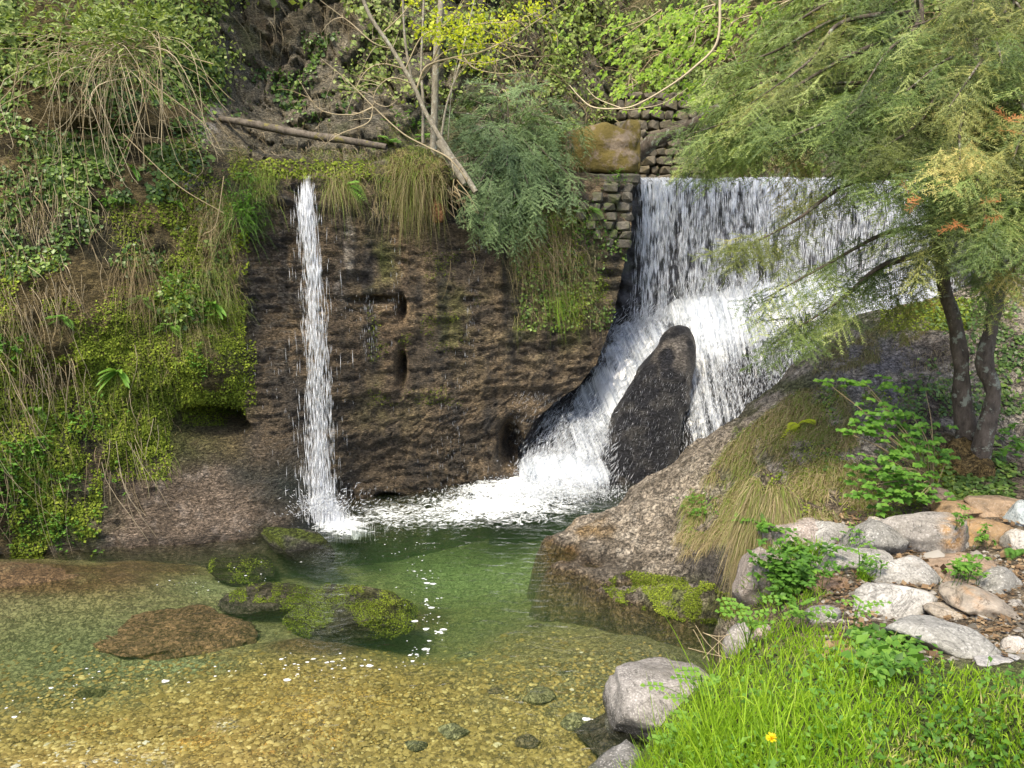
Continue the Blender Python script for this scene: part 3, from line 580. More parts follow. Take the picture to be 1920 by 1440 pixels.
# rubble retaining wall on the hillside behind
rw = empty('rubble_wall', P(1230, 320, 14.6), 'rough grey rubble retaining wall on the hillside above the abutment block', 'stone wall')
rub = [box(0, 0, 0, 1, 1, 1, .3, bev=.42) for _ in range(5)]
for me in rub: me.materials.append(M['rubble'])
zz = 4.3; cnt = 0
while zz < 5.9:
    hh = random.uniform(.13, .2); xx = 1.75 + (zz - 4.3) * .10 + random.uniform(0, .1); xe_ = 3.4 - (zz - 4.3) * .15
    while xx < xe_ and cnt < 290:
        wd = random.uniform(.13, .32); ob = bpy.data.objects.new('stone', random.choice(rub)); COL.objects.link(ob); ob.parent = rw
        ob.location = Vector((xx + wd / 2, 14.75 + (zz - 4.3) * .22 + random.uniform(-.05, .05), zz + hh / 2)) - rw.location; ob.scale = (wd * .97, .3, hh * .95); ob.rotation_euler = (0, random.uniform(-.12, .12), random.uniform(-.2, .2)); xx += wd; cnt += 1
    zz += hh
0 and None
if 0: bk_ = bpy.data.objects.new('backing', box(0, 0, 0, 3.0, .2, 2.9, .02, bev=.03)); bk_.data.materials.append(M['dtwig']); COL.objects.link(bk_); bk_.parent = rw; bk_.location = Vector((2.35, 15.25, 5.65)) - rw.location; bk_.rotation_euler = (-.21, 0, 0)

# ================================================================== ROCKS AND BOULDERS
import bmesh
def ico(sub):
    bm = bmesh.new(); bmesh.ops.create_icosphere(bm, subdivisions=sub, radius=1); v = np.array([x.co[:] for x in bm.verts]); f = np.array([[q.index for q in x.verts] for x in bm.faces]); bm.free(); return v, f
ICO = {k: ico(k) for k in (2, 3, 4, 5)}
def granite(name, speck=1.0):
    m, nt, b, o = mat_new(name); pos = N(nt, 'ShaderNodeNewGeometry').outputs['Position']
    col = N(nt, 'ShaderNodeAttribute', attribute_name='col').outputs['Color']
    n1 = noise_(nt, pos, 75, 3, .7); n2 = noise_(nt, pos, 14, 7, .7); n3 = noise_(nt, pos, 150, 2, .6); n4 = noise_(nt, pos, 4, 5, .6)
    c = mixc(nt, 1.0, col, maprange(nt, n2, .3, .7, .62, 1.38), 'MULTIPLY')
    c = mixc(nt, math_(nt, 'MULTIPLY', maprange(nt, n1, .55, .64), .55 * speck), c, (.62, .60, .58)); c = mixc(nt, math_(nt, 'MULTIPLY', maprange(nt, n1, .44, .36), .6 * speck), c, (.07, .07, .07))
    c = mixc(nt, math_(nt, 'MULTIPLY', maprange(nt, n3, .57, .62), .35 * speck), c, (.08, .075, .07))
    c = mixc(nt, maprange(nt, n4, .45, .75, 0, .45), c, (.12, .11, .085)); kk = math_(nt, 'ABSOLUTE', math_(nt, 'SUBTRACT', noise_(nt, pos, 5, 5, .6, .8), .5)); c = mixc(nt, 1.0, c, maprange(nt, kk, 0, .018, .5, 1.0), 'MULTIPLY')
    nt.links.new(c, b.inputs['Base Color']); b.inputs['Roughness'].default_value = .85; b.inputs['Specular IOR Level'].default_value = .25
    bp = N(nt, 'ShaderNodeBump', {'Height': math_(nt, 'ADD', n2, math_(nt, 'MULTIPLY', n1, .3)), 'Distance': .012}); nt.links.new(bp.outputs[0], b.inputs['Normal']); return m
M['granite'] = granite('granite'); M['smooth'] = granite('worn_stone', .25)
def rock_shape(seed, sub=4, cuts=7, amp=.10, depth=(.62, .9)):
    rg = np.random.default_rng(seed); v, f = ICO[sub]; v = v.copy() * 1.08
    for _ in range(cuts):
        n = rg.normal(size=3); n[2] *= .8; n /= np.linalg.norm(n); d = rg.uniform(*depth); e = v @ n - d; v -= np.outer(np.maximum(e, 0) * .93, n)
    nr = v / np.linalg.norm(v, axis=1)[:, None]
    v += nr * (amp * fbm(v + seed, 1.6, 5, seed) + amp * .35 * ridge(v + seed, 3.5, 3, seed + 5))[:, None]
    v -= (v.max(0) + v.min(0)) / 2; v /= v.max(0); return v, f
def place_rock(name, c, rad, seed, tint, label, cat='boulder', group=None, mat='granite', rotz=0.0, tilt=(0, 0), sub=4, patch=None, patch2=None, moss=0, cuts=14, amp=.12, wetline=None, kind=None, shear=None):
    v, f = rock_shape(seed, sub, cuts, amp); v = v * np.array(rad)
    if shear: v[:, 0] += v[:, 2] * shear
    ca, sa = math.cos(rotz), math.sin(rotz); v = v @ np.array([[ca, sa, 0], [-sa, ca, 0], [0, 0, 1]])
    tx, ty = tilt; v = v @ np.array([[1, 0, 0], [0, math.cos(tx), math.sin(tx)], [0, -math.sin(tx), math.cos(tx)]]) @ np.array([[math.cos(ty), 0, -math.sin(ty)], [0, 1, 0], [math.sin(ty), 0, math.cos(ty)]])
    Wd = v + np.array(c); px, py = proj(Wd); n1 = fbm(Wd, 6, 4, seed); n2 = fbm(Wd, 16, 3, seed + 1)
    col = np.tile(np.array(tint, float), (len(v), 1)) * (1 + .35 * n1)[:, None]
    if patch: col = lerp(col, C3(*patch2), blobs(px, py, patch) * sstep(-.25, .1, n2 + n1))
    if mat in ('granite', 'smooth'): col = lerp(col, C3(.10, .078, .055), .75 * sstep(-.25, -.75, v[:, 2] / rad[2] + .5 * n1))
    if moss: col = lerp(col, C3(.09, .115, .02), sstep(.25, -.2, n1 - (v[:, 2] / rad[2]) * .5 + .5 - moss))
    if wetline is not None: col = col * (1 - .65 * (1 - sstep(wetline, wetline + .05, Wd[:, 2] + .03 * n1)))[:, None]
    o = mesh_np(name, v, f, M[mat], {'col': np.clip(col, 0, 1), 'wet': np.zeros(len(v))}); o.location = [float(a) for a in c]; tag(o, label, cat, group, kind); return o
G1, G2, G3, G4 = (.26, .24, .22), (.20, .195, .18), (.30, .29, .27), (.28, .235, .205)
BR = (.20, .13, .085)
ST = [ # px, py, w, h, seed, tint, label, extras
 (1490,1008,116,72,1,G4,'pinkish grey boulder at the top of the stone bank, behind the nettle clump',{}),
 (1508,982,56,32,2,G2,'small dark grey stone wedged highest on the left end of the stone bank',{}),
 (1550,1005,72,52,3,G3,'light grey rounded stone between the pinkish boulder and the dark speckled boulder',{}),
 (1647,1014,114,78,4,G2,'dark grey speckled boulder standing alone right of the light rounded stone',{}),
 (1733,1008,134,82,5,G1,'broad grey boulder with an orange lichen patch on its right end',dict(patch=[(1787, 1000, 22, 38)],patch2=(.38,.2,.05))),
 (1425,1088,78,118,6,G4,'tall pale boulder at the water side, left of the nettle clump',{}),
 (1592,1050,132,52,7,G3,'long flat light grey stone right beside the nettle clump',{}),
 (1684,1076,104,64,8,G3,'rounded pale granite boulder with shade painted brown on its right side, behind the brightest stone',dict(patch=[(1730, 1085, 18, 28)],patch2=(.14,.10,.06))),  # patch paints the shade of the right side into the colour
 (1556,1098,84,34,9,BR,'low brown stone lying in the dirt right of the nettles',dict(mat='smooth')),
 (1676,1132,126,80,10,(.31,.30,.28),'whitest pointed granite boulder above the tall grass',{}),
 (1818,1064,172,50,11,(.25,.18,.125),'long smooth brown boulder right of the stone bank middle',dict(mat='smooth',rotz=-.05)),
 (1868,1094,84,56,12,G2,'grey stone leaning on the rust streaked slab',{}),
 (1848,1138,128,62,13,(.28,.24,.195),'pale slab streaked with rust, sloping down to the right',dict(tilt=(0,.42),patch=[(1820,1115,30,30)],patch2=(.30,.17,.08),mat='smooth')),
 (1783,1152,92,40,14,(.33,.28,.22),'small tilted brownish stone between the whitest boulder and the rusty slab',dict(tilt=(0,.2))),
 (1762,1198,172,84,15,(.25,.245,.225),'large flat grey slab at the upper edge of the grass',dict(tilt=(0,.15))),
 (1545,1158,52,38,16,G2,'small grey stone half hidden by grass below the brown stone',{}),
 (1842,1000,116,54,17,(.26,.17,.09),'rust brown mossy stone behind the long smooth brown boulder',dict(patch=[(1860,1000,50,16)],patch2=(.36,.2,.05),mat='smooth')),
 (1801,1024,34,32,18,G1,'small pointed grey stone between the lichen boulder and the mossy rust stone',{}),
 (1912,968,46,58,19,(.33,.37,.38),'bluish grey stone at the right edge of the picture',{}),
 (1910,1016,50,52,20,(.42,.39,.35),'pale stone below the bluish one at the right edge',{}),
 (1872,954,92,46,21,(.24,.17,.11),'rusty stone in the back row, left of the bluish stone',dict(mat='smooth')),
 (1806,958,90,36,22,(.27,.18,.10),'smooth orange brown stone in the back row below the leaning trunks',dict(mat='smooth')),
 (1760,938,60,40,23,(.22,.16,.11),'angular brown stone, leftmost of the back row under the moss mound',dict(mat='smooth')),
 (1383,1204,50,72,24,G1,'grey boulder half in the water beneath the rose leaves',dict(wetline=.06)),
 (1432,1188,34,32,25,(.42,.33,.29),'small pink stone showing between the grass blades by the water',{}),
 (1906,1216,40,44,26,(.50,.46,.42),'pale chunk standing on the slab at the right edge',{}),
 (1888,1246,110,34,27,(.37,.355,.34),'flat slab along the grass at the right edge',dict(tilt=(0,.12))),
 (1828,1178,28,18,28,(.6,.58,.53),'little white stone beside the rusty slab',{}),
 (1906,1138,36,26,29,G1,'small round grey stone below the rusty slab end',{}),
 (1470,1045,60,50,30,G4,'pinkish stone partly covered by the top of the nettle clump',{}),
 (1700,1182,60,30,31,G3,'grey stone just under the whitest boulder',{}),
 (1640,980,30,24,32,(.3,.27,.23),'small brownish stone in the gap behind the dark speckled boulder',{}),
 (1600,1020,26,18,33,(.24,.2,.16),'little dark stone in the gap below the light rounded stone',dict(mat='smooth')),
 (1500,1108,50,28,34,(.19,.15,.11),'brown stone at the foot of the nettle clump',dict(mat='smooth')),
 (1755,1100,30,18,35,(.3,.26,.21),'small flat stone on the dirt patch behind the tilted stone',{}),
 (1790,1035,30,14,36,(.27,.22,.17),'sliver of stone on the dirt below the lichen boulder',{}),
 (1865,1205,24,14,37,(.55,.5,.44),'little pale pebble on the twig litter at the right',{}),
 (1840,1225,40,16,38,(.34,.32,.3),'narrow grey stone edging the twig litter at the right',{}),
]
for (x, y, w_, h_, sd_, tint, lab, ex) in ST:
    hh = hit(x, y + h_ * .28, {'bank'}); Yc = hh[0][1] + .10
    c = P(x, y + h_ * .04, Yc); sc_ = Yc / FPX * 1.27; phi = math.atan((y - 480) / FPX) ; rx = w_ / 2 * sc_; ry = min(max(rx * .8, h_ * .5 * sc_), rx * 1.3); ha = h_ / 2 * sc_
    rz = math.sqrt(max(ha ** 2 - (ry * math.sin(phi)) ** 2, (.45 * ha) ** 2)) / math.cos(phi)
    ex = dict(ex); ex.setdefault('mat', 'granite')
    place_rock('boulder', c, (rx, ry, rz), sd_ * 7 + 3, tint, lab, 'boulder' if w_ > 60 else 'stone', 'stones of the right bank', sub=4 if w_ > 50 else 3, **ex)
# loose pebbles on the dirt
c = P(1249, 1318, 4.92); place_rock('boulder', c, (.42, .42, .29), 211, (.23, .215, .205), 'big rounded grey boulder in front, standing in the shallow water beside the grass', sub=5, cuts=8, amp=.11, wetline=.07)
place_rock('boulder', P(1172, 1450, 4.35), (.24, .25, .14), 214, (.27, .265, .26), 'dark grey boulder cut off by the bottom edge left of the grass', 'boulder', sub=4, wetline=.02)
place_rock('rock_ledge', P(1150, 1375, 4.85), (.26, .24, .07), 219, (.11, .09, .07), 'dark brown wet rock at the foot of the big rounded boulder', 'rock', mat='rock', sub=4, tilt=(0, -.3), amp=.2)
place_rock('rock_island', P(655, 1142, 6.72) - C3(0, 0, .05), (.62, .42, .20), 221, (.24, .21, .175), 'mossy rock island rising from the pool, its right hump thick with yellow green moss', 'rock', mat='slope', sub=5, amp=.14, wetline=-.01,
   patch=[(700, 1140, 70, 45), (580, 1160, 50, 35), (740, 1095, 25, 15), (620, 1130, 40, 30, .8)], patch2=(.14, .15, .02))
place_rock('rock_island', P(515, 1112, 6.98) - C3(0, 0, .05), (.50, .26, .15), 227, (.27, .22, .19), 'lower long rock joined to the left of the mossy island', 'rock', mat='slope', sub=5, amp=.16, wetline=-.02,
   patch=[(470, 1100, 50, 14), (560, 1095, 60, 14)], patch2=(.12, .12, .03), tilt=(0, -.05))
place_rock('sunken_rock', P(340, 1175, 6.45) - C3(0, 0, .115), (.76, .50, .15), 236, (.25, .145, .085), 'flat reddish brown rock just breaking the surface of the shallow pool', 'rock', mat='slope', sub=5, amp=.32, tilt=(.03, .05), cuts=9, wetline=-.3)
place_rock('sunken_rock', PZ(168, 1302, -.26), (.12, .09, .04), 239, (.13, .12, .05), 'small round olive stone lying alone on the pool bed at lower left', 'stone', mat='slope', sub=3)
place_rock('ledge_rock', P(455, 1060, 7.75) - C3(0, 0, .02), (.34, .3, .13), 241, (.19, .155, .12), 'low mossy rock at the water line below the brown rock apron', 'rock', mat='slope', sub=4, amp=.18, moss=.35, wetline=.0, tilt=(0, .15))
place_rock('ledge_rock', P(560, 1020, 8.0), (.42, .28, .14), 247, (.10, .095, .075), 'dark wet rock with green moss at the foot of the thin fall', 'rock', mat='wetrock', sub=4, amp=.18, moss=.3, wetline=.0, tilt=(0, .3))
0 and place_rock('sunken_rock', PZ(80, 1092, -.10), (.85, .35, .10), 251, (.25, .14, .06), 'broad orange brown ledge under the water along the left bank', 'rock', mat='slope', sub=4, amp=.1)
BSL = ['submerged stone ' + q for q in ('left of the big rounded boulder, beside a dark sunken stick', 'midway between the mossy island and the big rounded boulder', 'on the gravel straight below the mossy island, near the bottom edge', 'in green water just above left of the big rounded boulder', 'off the mossy ledge of the right bank', 'below the right end of the foam flecks', 'just below the mossy island', 'left of the dark wet rock at the foot of the big boulder', 'between the dark wet rock and the open gravel', 'lying lowest on the gravel at bottom centre', 'where the emerald water turns shallow', 'in the dark water nearest the mossy ledge')]
for k, (x, y, r) in enumerate([(1010, 1305, .10), (930, 1300, .06), (850, 1375, .09), (1060, 1265, .07), (1110, 1210, .12), (880, 1235, .1), (700, 1245, .08), (990, 1390, .07), (1080, 1350, .09), (780, 1400, .06), (1010, 1180, .09), (1040, 1230, .08)]):
    b0 = PZ(x, y, -.5); z0 = float(bed_z(b0[:1], b0[1:2])[0])
    place_rock('bed_stone', PZ(x, y, z0), (r * 1.3, r, r * .5), 260 + k * 3, [(.24, .22, .12), (.17, .13, .08), (.3, .28, .16)][k % 3], BSL[k], 'stone', 'stones under the clear water', mat='slope', sub=3)
# central rock in the cascade, built from its rings
def ring_rock(name, rings, seed, colf, mat, amp=.07, nr=90, nth=110, **props):
    rings = np.array(rings, float); z = rings[:, 0]; zz = np.linspace(z[0], z[-1], nr)
    cx_, cy_, rx_, ry_ = [np.interp(zz, z, rings[:, k]) for k in (1, 2, 3, 4)]; k_ = np.hanning(9); k_ /= k_.sum()
    cx_, cy_, rx_, ry_ = [np.convolve(np.pad(a, 4, mode='edge'), k_, 'valid') for a in (cx_, cy_, rx_, ry_)]
    th = np.linspace(0, 2 * PI, nth, endpoint=False); capf = np.sqrt(np.clip(1 - np.clip((zz - z[-1] + .42) / .42, 0, 1) ** 2, 0, 1))[:, None]
    v = np.stack([cx_[:, None] + rx_[:, None] * np.cos(th) * capf, cy_[:, None] + ry_[:, None] * np.sin(th) * capf, np.broadcast_to(zz[:, None], (nr, nth))], -1).reshape(-1, 3)
    nrm = np.stack([np.tile(np.cos(th), nr), np.tile(np.sin(th), nr), np.zeros(nr * nth)], -1); d1, g, cv = voro(v, 2.4, seed + 3)
    v += nrm * (amp * fbm(v, 2.0, 5, seed) + amp * .5 * ridge(v, 5, 4, seed + 1, (1, 1, .5)) + .03 * (cv - .5))[:, None]
    F = np.stack([np.arange(nr * nth), 0 * np.arange(nr * nth)], -1); i = np.arange(nr - 1)[:, None]; j = np.arange(nth)[None]; j2 = (j + 1) % nth
    F = np.stack([i * nth + j, i * nth + j2, (i + 1) * nth + j2, (i + 1) * nth + j], -1).reshape(-1, 4)
    return mesh_np(name, v, F, M[mat], {'col': colf(v), 'wet': np.full(len(v), .85)}, **props)
def rg_(py, xl, xr, Y): a = P((xl + xr) / 2, py, Y); r = (xr - xl) / 2 / FPX * Y; return (a[2], a[0], a[1] + r * .9, r, r * 1.0)
rr_ = [rg_(960, 1120, 1275, 10.15), rg_(905, 1130, 1285, 10.25), rg_(850, 1138, 1292, 10.45), rg_(790, 1158, 1300, 10.7), rg_(730, 1190, 1308, 10.95), rg_(690, 1212, 1312, 11.1), rg_(655, 1238, 1310, 11.2), rg_(612, 1248, 1312, 11.3)]
def cen_col(v):
    n = fbm(v, 5, 4, 130); px, py = proj(v); c = lerp(np.tile(C3(.035, .035, .04), (len(v), 1)), C3(.09, .085, .08), sstep(-.1, .4, n))
    return lerp(c, C3(.27, .24, .21), blobs(px, py, [(1270, 660, 50, 40), (1290, 720, 15, 60, .5)]) * sstep(-.3, .2, n) * .8)
ring_rock('cascade_rock', rr_, 131, cen_col, 'wetrock', .06, label='tall dark wet rock splitting the white water below the weir', category='rock')
r2 = [rg_(985, 1170, 1290, 9.7), rg_(930, 1180, 1275, 9.8), rg_(905, 1190, 1262, 9.9)]
ring_rock('cascade_rock', r2, 137, cen_col, 'wetrock', .06, 40, 60, label='low dark rock at the foot of the tall one, by the foaming pool', category='rock')

bpy.context.view_layer.update(); DG = bpy.context.evaluated_depsgraph_get()
for o in list(bpy.data.objects):
    if o.name.split('.')[0] in ('rock_island', 'ledge_rock', 'cascade_rock', 'block', 'footing', 'boulder'): add_tree(o)
# ================================================================== FALLING WATER
def water_mat(name, sx, sz, lo, hi, bias_attr=True, flow=None, col=(.80, .83, .90)):
    m, nt, b, o = mat_new(name); pos = N(nt, 'ShaderNodeNewGeometry').outputs['Position']; nt.nodes.remove(b)
    v = mapping(nt, pos, (sx, 1.5, sz)) if flow is None else mapping(nt, N(nt, 'ShaderNodeAttribute', attribute_name='flow').outputs['Vector'], (sx, sz, 1))
    dn = N(nt, 'ShaderNodeAttribute', attribute_name='dens').outputs['Fac']
    n1 = noise_(nt, v, 1.0, 5, .62, .6); n2 = noise_(nt, mapping(nt, v, (.42, 1, .9) if flow is None else (.4, .9, 1)), 1.0, 4, .6); n3 = noise_(nt, mapping(nt, v, (3, 1, 1.6) if flow is None else (3, 1.6, 1)), 1.0, 2, .5)
    f = math_(nt, 'ADD', math_(nt, 'ADD', math_(nt, 'MULTIPLY', n1, .5), math_(nt, 'MULTIPLY', n2, .3)), math_(nt, 'MULTIPLY', n3, .2))
    cv = mixc(nt, maprange(nt, math_(nt, 'ADD', math_(nt, 'MULTIPLY', n1, .6), math_(nt, 'MULTIPLY', n3, .4)), .40, .58), (.34, .39, .47), col); f = math_(nt, 'ADD', f, dn); a = maprange(nt, f, lo, hi)
    d = N(nt, 'ShaderNodeBsdfDiffuse', {0: cv}); tl = N(nt, 'ShaderNodeBsdfTranslucent', {0: col + (1,)}); mx = N(nt, 'ShaderNodeMixShader', {0: .3}); nt.links.new(d.outputs[0], mx.inputs[1]); nt.links.new(tl.outputs[0], mx.inputs[2])
    g = N(nt, 'ShaderNodeBsdfGlossy', {'Roughness': .25}); mg = N(nt, 'ShaderNodeMixShader', {0: .08}); nt.links.new(mx.outputs[0], mg.inputs[1]); nt.links.new(g.outputs[0], mg.inputs[2])
    nt.links.new(N(nt, 'ShaderNodeBump', {'Height': f, 'Distance': .05}).outputs[0], d.inputs['Normal'])
    t = N(nt, 'ShaderNodeBsdfTransparent'); fm = N(nt, 'ShaderNodeMixShader', {0: a}); nt.links.new(t.outputs[0], fm.inputs[1]); nt.links.new(mg.outputs[0], fm.inputs[2]); nt.links.new(fm.outputs[0], o.inputs[0]); return m
M['fall'] = water_mat('falling_water', 30, 3.0, .51, .61)
M['thin'] = water_mat('thin_fall_water', 34, 2.6, .515, .60)
M['white'] = water_mat('white_water', 11, 2.8, .44, .60, flow=True, col=(.74, .77, .80))
def solid_water(name, col, em=0):
    m, nt, b, o = mat_new(name); b.inputs['Base Color'].default_value = col + (1,); b.inputs['Roughness'].default_value = .25; b.inputs['Subsurface Weight'].default_value = 0
    t = N(nt, 'ShaderNodeBsdfTranslucent', {0: col + (1,)}); mx = N(nt, 'ShaderNodeMixShader', {0: .35}); nt.links.new(b.outputs[0], mx.inputs[1]); nt.links.new(t.outputs[0], mx.inputs[2]); nt.links.new(mx.outputs[0], o.inputs[0]); return m
M['drop'] = solid_water('water_drops', (.86, .89, .94))
DROP = (np.array([(0, 0, 1), (.5, 0, .1), (-.25, .43, .1), (-.25, -.43, .1), (0, 0, -1.0)], float), np.array([(0, 1, 2), (0, 2, 3), (0, 3, 1), (4, 2, 1), (4, 3, 2), (4, 1, 3)]))
def drops(name, pos, vel, width, length, mat='drop', parent=None, **kw):
    n = len(pos); Fm = frames(vel, (0.01, 1.0, 0.02)); Fm = Fm[:, :, [0, 2, 1]]
    B = Batch(); Mx = Fm * np.stack([width, width, length], 1)[:, None, :]
    B.put(DROP, pos, Mx, rng.random(n)); return B.build(name, M[mat], parent, smooth=True, **kw)
def chute_z(x, y): return Hc(np.stack([x, y], 1))
# wide curtain: three loose layers in free fall from the crest
XL, XR = 2.02, 6.9
wf = empty('waterfall', (4.4, 12.9, 1.8), 'wide curtain of water pouring over the straight weir crest', 'waterfall')
for L_, (off, nd, sd_) in enumerate([(.02, .02, 0), (.10, -.015, 31), (.17, -.045, 57)]):
    nx_, nz_ = 150, 60; X, T = np.meshgrid(np.linspace(XL, XR, nx_), np.linspace(0, 1, nz_), indexing='ij'); zb = np.maximum(chute_z(X.ravel(), np.full(X.size, 12.55)).reshape(X.shape), 1.3) - .1
    Z = 4.25 + (zb - 4.25) * T; dr = np.sqrt(np.maximum(4.25 - Z, 0) / 2.5)
    V = np.stack([X - .10 * dr * (1 - sstep(XL, XL + .35, X)), 12.98 - off - .28 * dr, Z], -1).reshape(-1, 3); V[:, 1] += .05 * fbm(V, 6, 3, 140 + sd_, .5, (1.5, 0, .4)) * dr.ravel(); V[:, 1] += .30 * (1 - sstep(0, .035, T.ravel())); V[:, 2] += .03 * fbm(V, 2.5, 3, 141, .5, (1, 0, 0)) * (1 - sstep(0, .1, T.ravel()))
    n = fbm(V, 3, 3, 150 + sd_, .5, (1, 1, .25)); tz = T.ravel()
    de = nd + .075 * (1 - sstep(0, .14, tz)) + .10 * sstep(.80, 1, tz) + .05 * n - .02 * sstep(.25, .6, tz) + (.05 if L_ == 0 else 0) * (V[:, 0] < 2.5) - .5 * (V[:, 0] < XL + .02 + .05 * n)
    mesh_np('water_sheet', V - C3(4.4, 12.9, 1.8), gridf(nx_, nz_)[:, ::-1], M['fall'], {'dens': de, 'rnd': n}, parent=wf)
n = 19000; x = XL + (XR - XL) * rng.random(n); t = rng.random(n) ** .8; stp = .5 * fbm(np.stack([x, x * 0, x * 0], 1), 9, 3, 160)
x = x + .03 * rng.normal(size=n); z = 4.22 - 2.6 * t; d_ = np.sqrt(np.maximum(4.25 - z, .001) / 2.5); zb = np.maximum(chute_z(x, np.full(n, 12.55)), 1.3)
keep = (z > zb - .15) & (vn(np.stack([x * 14, z * 0 + 3, z * 3.5], 1), 161) > -.35); x, z, d_, t = x[keep], z[keep], d_[keep], t[keep]; n = len(x)
pos = np.stack([x - .1 * d_ * (x < XL + .3), 12.86 - .28 * d_ + .06 * rng.normal(size=n) * d_, z], 1)
dp = drops('droplets', pos - C3(4.4, 12.9, 1.8), np.stack([.05 * rng.normal(size=n), -.1 + .05 * rng.normal(size=n), -np.ones(n)], 1), rng.uniform(.003, .007, n), rng.uniform(.04, .13, n)); dp.parent = wf; dp['kind'] = 'stuff'

# white water running down the chute on both sides of the dark rock
cs = empty('cascade', (2.6, 11, .8), 'white foaming cascade rushing down the rock chute from the weir into the pool', 'cascade')
sx_, sy_ = np.linspace(.1, 7.2, 220), np.linspace(9.6, 12.85, 160); X, Y = np.meshgrid(sx_, sy_, indexing='ij'); V = np.stack([X, Y, 0 * X], -1).reshape(-1, 3); V[:, 2] = chute_z(V[:, 0], V[:, 1])
px, py = proj(V)
den = blobs(px, py, [(1200, 660, 60, 60), (1160, 720, 60, 70), (1130, 780, 70, 60), (1080, 840, 90, 60), (1040, 900, 90, 45), (1100, 905, 60, 40, .9), (1300, 600, 130, 60), (1400, 620, 160, 80), (1340, 700, 60, 110), (1440, 690, 120, 90), (1320, 800, 50, 90, .9), (1400, 780, 120, 90, .8), (1560, 610, 150, 70), (1680, 570, 120, 50), (1120, 700, 30, 40, .8), (1500, 660, 120, 60), (1180, 640, 40, 40)])
hgt = .05 + .22 * blobs(px, py, [(1330, 640, 140, 60), (1170, 760, 60, 60, .8), (1050, 910, 80, 30, .5), (1450, 600, 160, 50), (1580, 570, 120, 40)]) + .10 * den
V[:, 2] += hgt + den * (.07 * ridge(V, 3.5, 4, 170) + .06 * fbm(V, 9, 4, 171, .65)) - .10 * (1 - sstep(.1, .4, den))
flow = np.stack([V[:, 0] + .35 * (V[:, 2]) * (px < 1250), -V[:, 1] * .75 + V[:, 2] * 1.1, V[:, 0] * 0], 1)
dens = -.35 + .435 * sstep(.15, .8, den) + .10 * blobs(px, py, [(1330, 640, 120, 60), (1170, 770, 60, 50), (1060, 920, 100, 25), (1480, 590, 160, 40)]) - .17 * blobs(px, py, [(1430, 750, 130, 100), (1560, 660, 110, 50), (1300, 830, 50, 70, .7), (1230, 640, 40, 30, .5), (1030, 830, 50, 60, .8), (1130, 700, 25, 25, .8), (1150, 870, 40, 50, .6)])
mesh_np('white_sheet', V - C3(2.6, 11, .8), gridf(220, 160), M['white'], {'dens': dens, 'flow': flow}, parent=cs)
V2 = V.copy(); V2[:, 2] += .06 + .05 * fbm(V2, 5, 3, 175)
mesh_np('spray_sheet', V2 - C3(2.6, 11, .8), gridf(220, 160), M['white'], {'dens': dens - .07, 'flow': flow + C3(3.3, 1.7, 0)}, parent=cs)
k = rng.choice(len(V), 19000, p=np.clip(den - .05, 0, 1) ** 1.2 / (np.clip(den - .05, 0, 1) ** 1.2).sum()); n = len(k)
left = px[k] < 1250; jit = rng.normal(size=(n, 3)) * C3(.05, .05, .02); pos = V[k] + jit; pos[:, 2] += rng.exponential(.06, n) * (1 + 1.2 * blobs(px[k], py[k], [(1330, 640, 160, 60)]))
vel = np.where(left[:, None], C3(-.55, -.5, -.75), C3(-.05, -.3, -.9)) + .28 * rng.normal(size=(n, 3)); vel[rng.random(n) < .12] *= C3(1, 1, -.6)
dp = drops('droplets', pos - C3(2.6, 11, .8), vel, rng.uniform(.003, .009, n), rng.uniform(.015, .085, n)); dp.parent = cs; dp['kind'] = 'stuff'
# splashing foot of the cascade
n = 5200; qx = rng.normal(1020, 75, n); qy = 930 + rng.normal(0, 9, n) - .02 * np.abs(qx - 1020); pos = PZ(qx, qy, 0.0); pos[:, 2] = rng.exponential(.09, n) * np.exp(-((qx - 1030) / 120) ** 2) + .01; vv = rdir(n) + C3(-.2, -.2, .5)
dp = drops('splash', pos - C3(2.6, 11, .8), vv, rng.uniform(.003, .011, n), rng.uniform(.006, .03, n)); dp.parent = cs; dp['kind'] = 'stuff'
# fine veil over the dark rock and the gap left of it
n = 1400; qx = np.r_[rng.uniform(1130, 1300, n // 2), rng.uniform(960, 1130, n // 2)]; qy = np.r_[rng.uniform(700, 920, n // 2), rng.uniform(740, 900, n // 2)]; ps = []
for a, b_ in zip(qx, qy):
    h_ = hit(a, b_)
    if h_ and h_[0][1] > 9.6: ps.append(h_[0] + h_[1] * rng.uniform(.01, .1))
ps = np.array(ps) if ps else np.zeros((0, 3)); n = len(ps)
dp = drops('veil', ps - C3(2.6, 11, .8), C3(-.35, -.3, -.9) + .1 * rng.normal(size=(n, 3)), rng.uniform(.0012, .0026, n), rng.uniform(.015, .05, n)); dp.parent = cs; dp['kind'] = 'stuff'

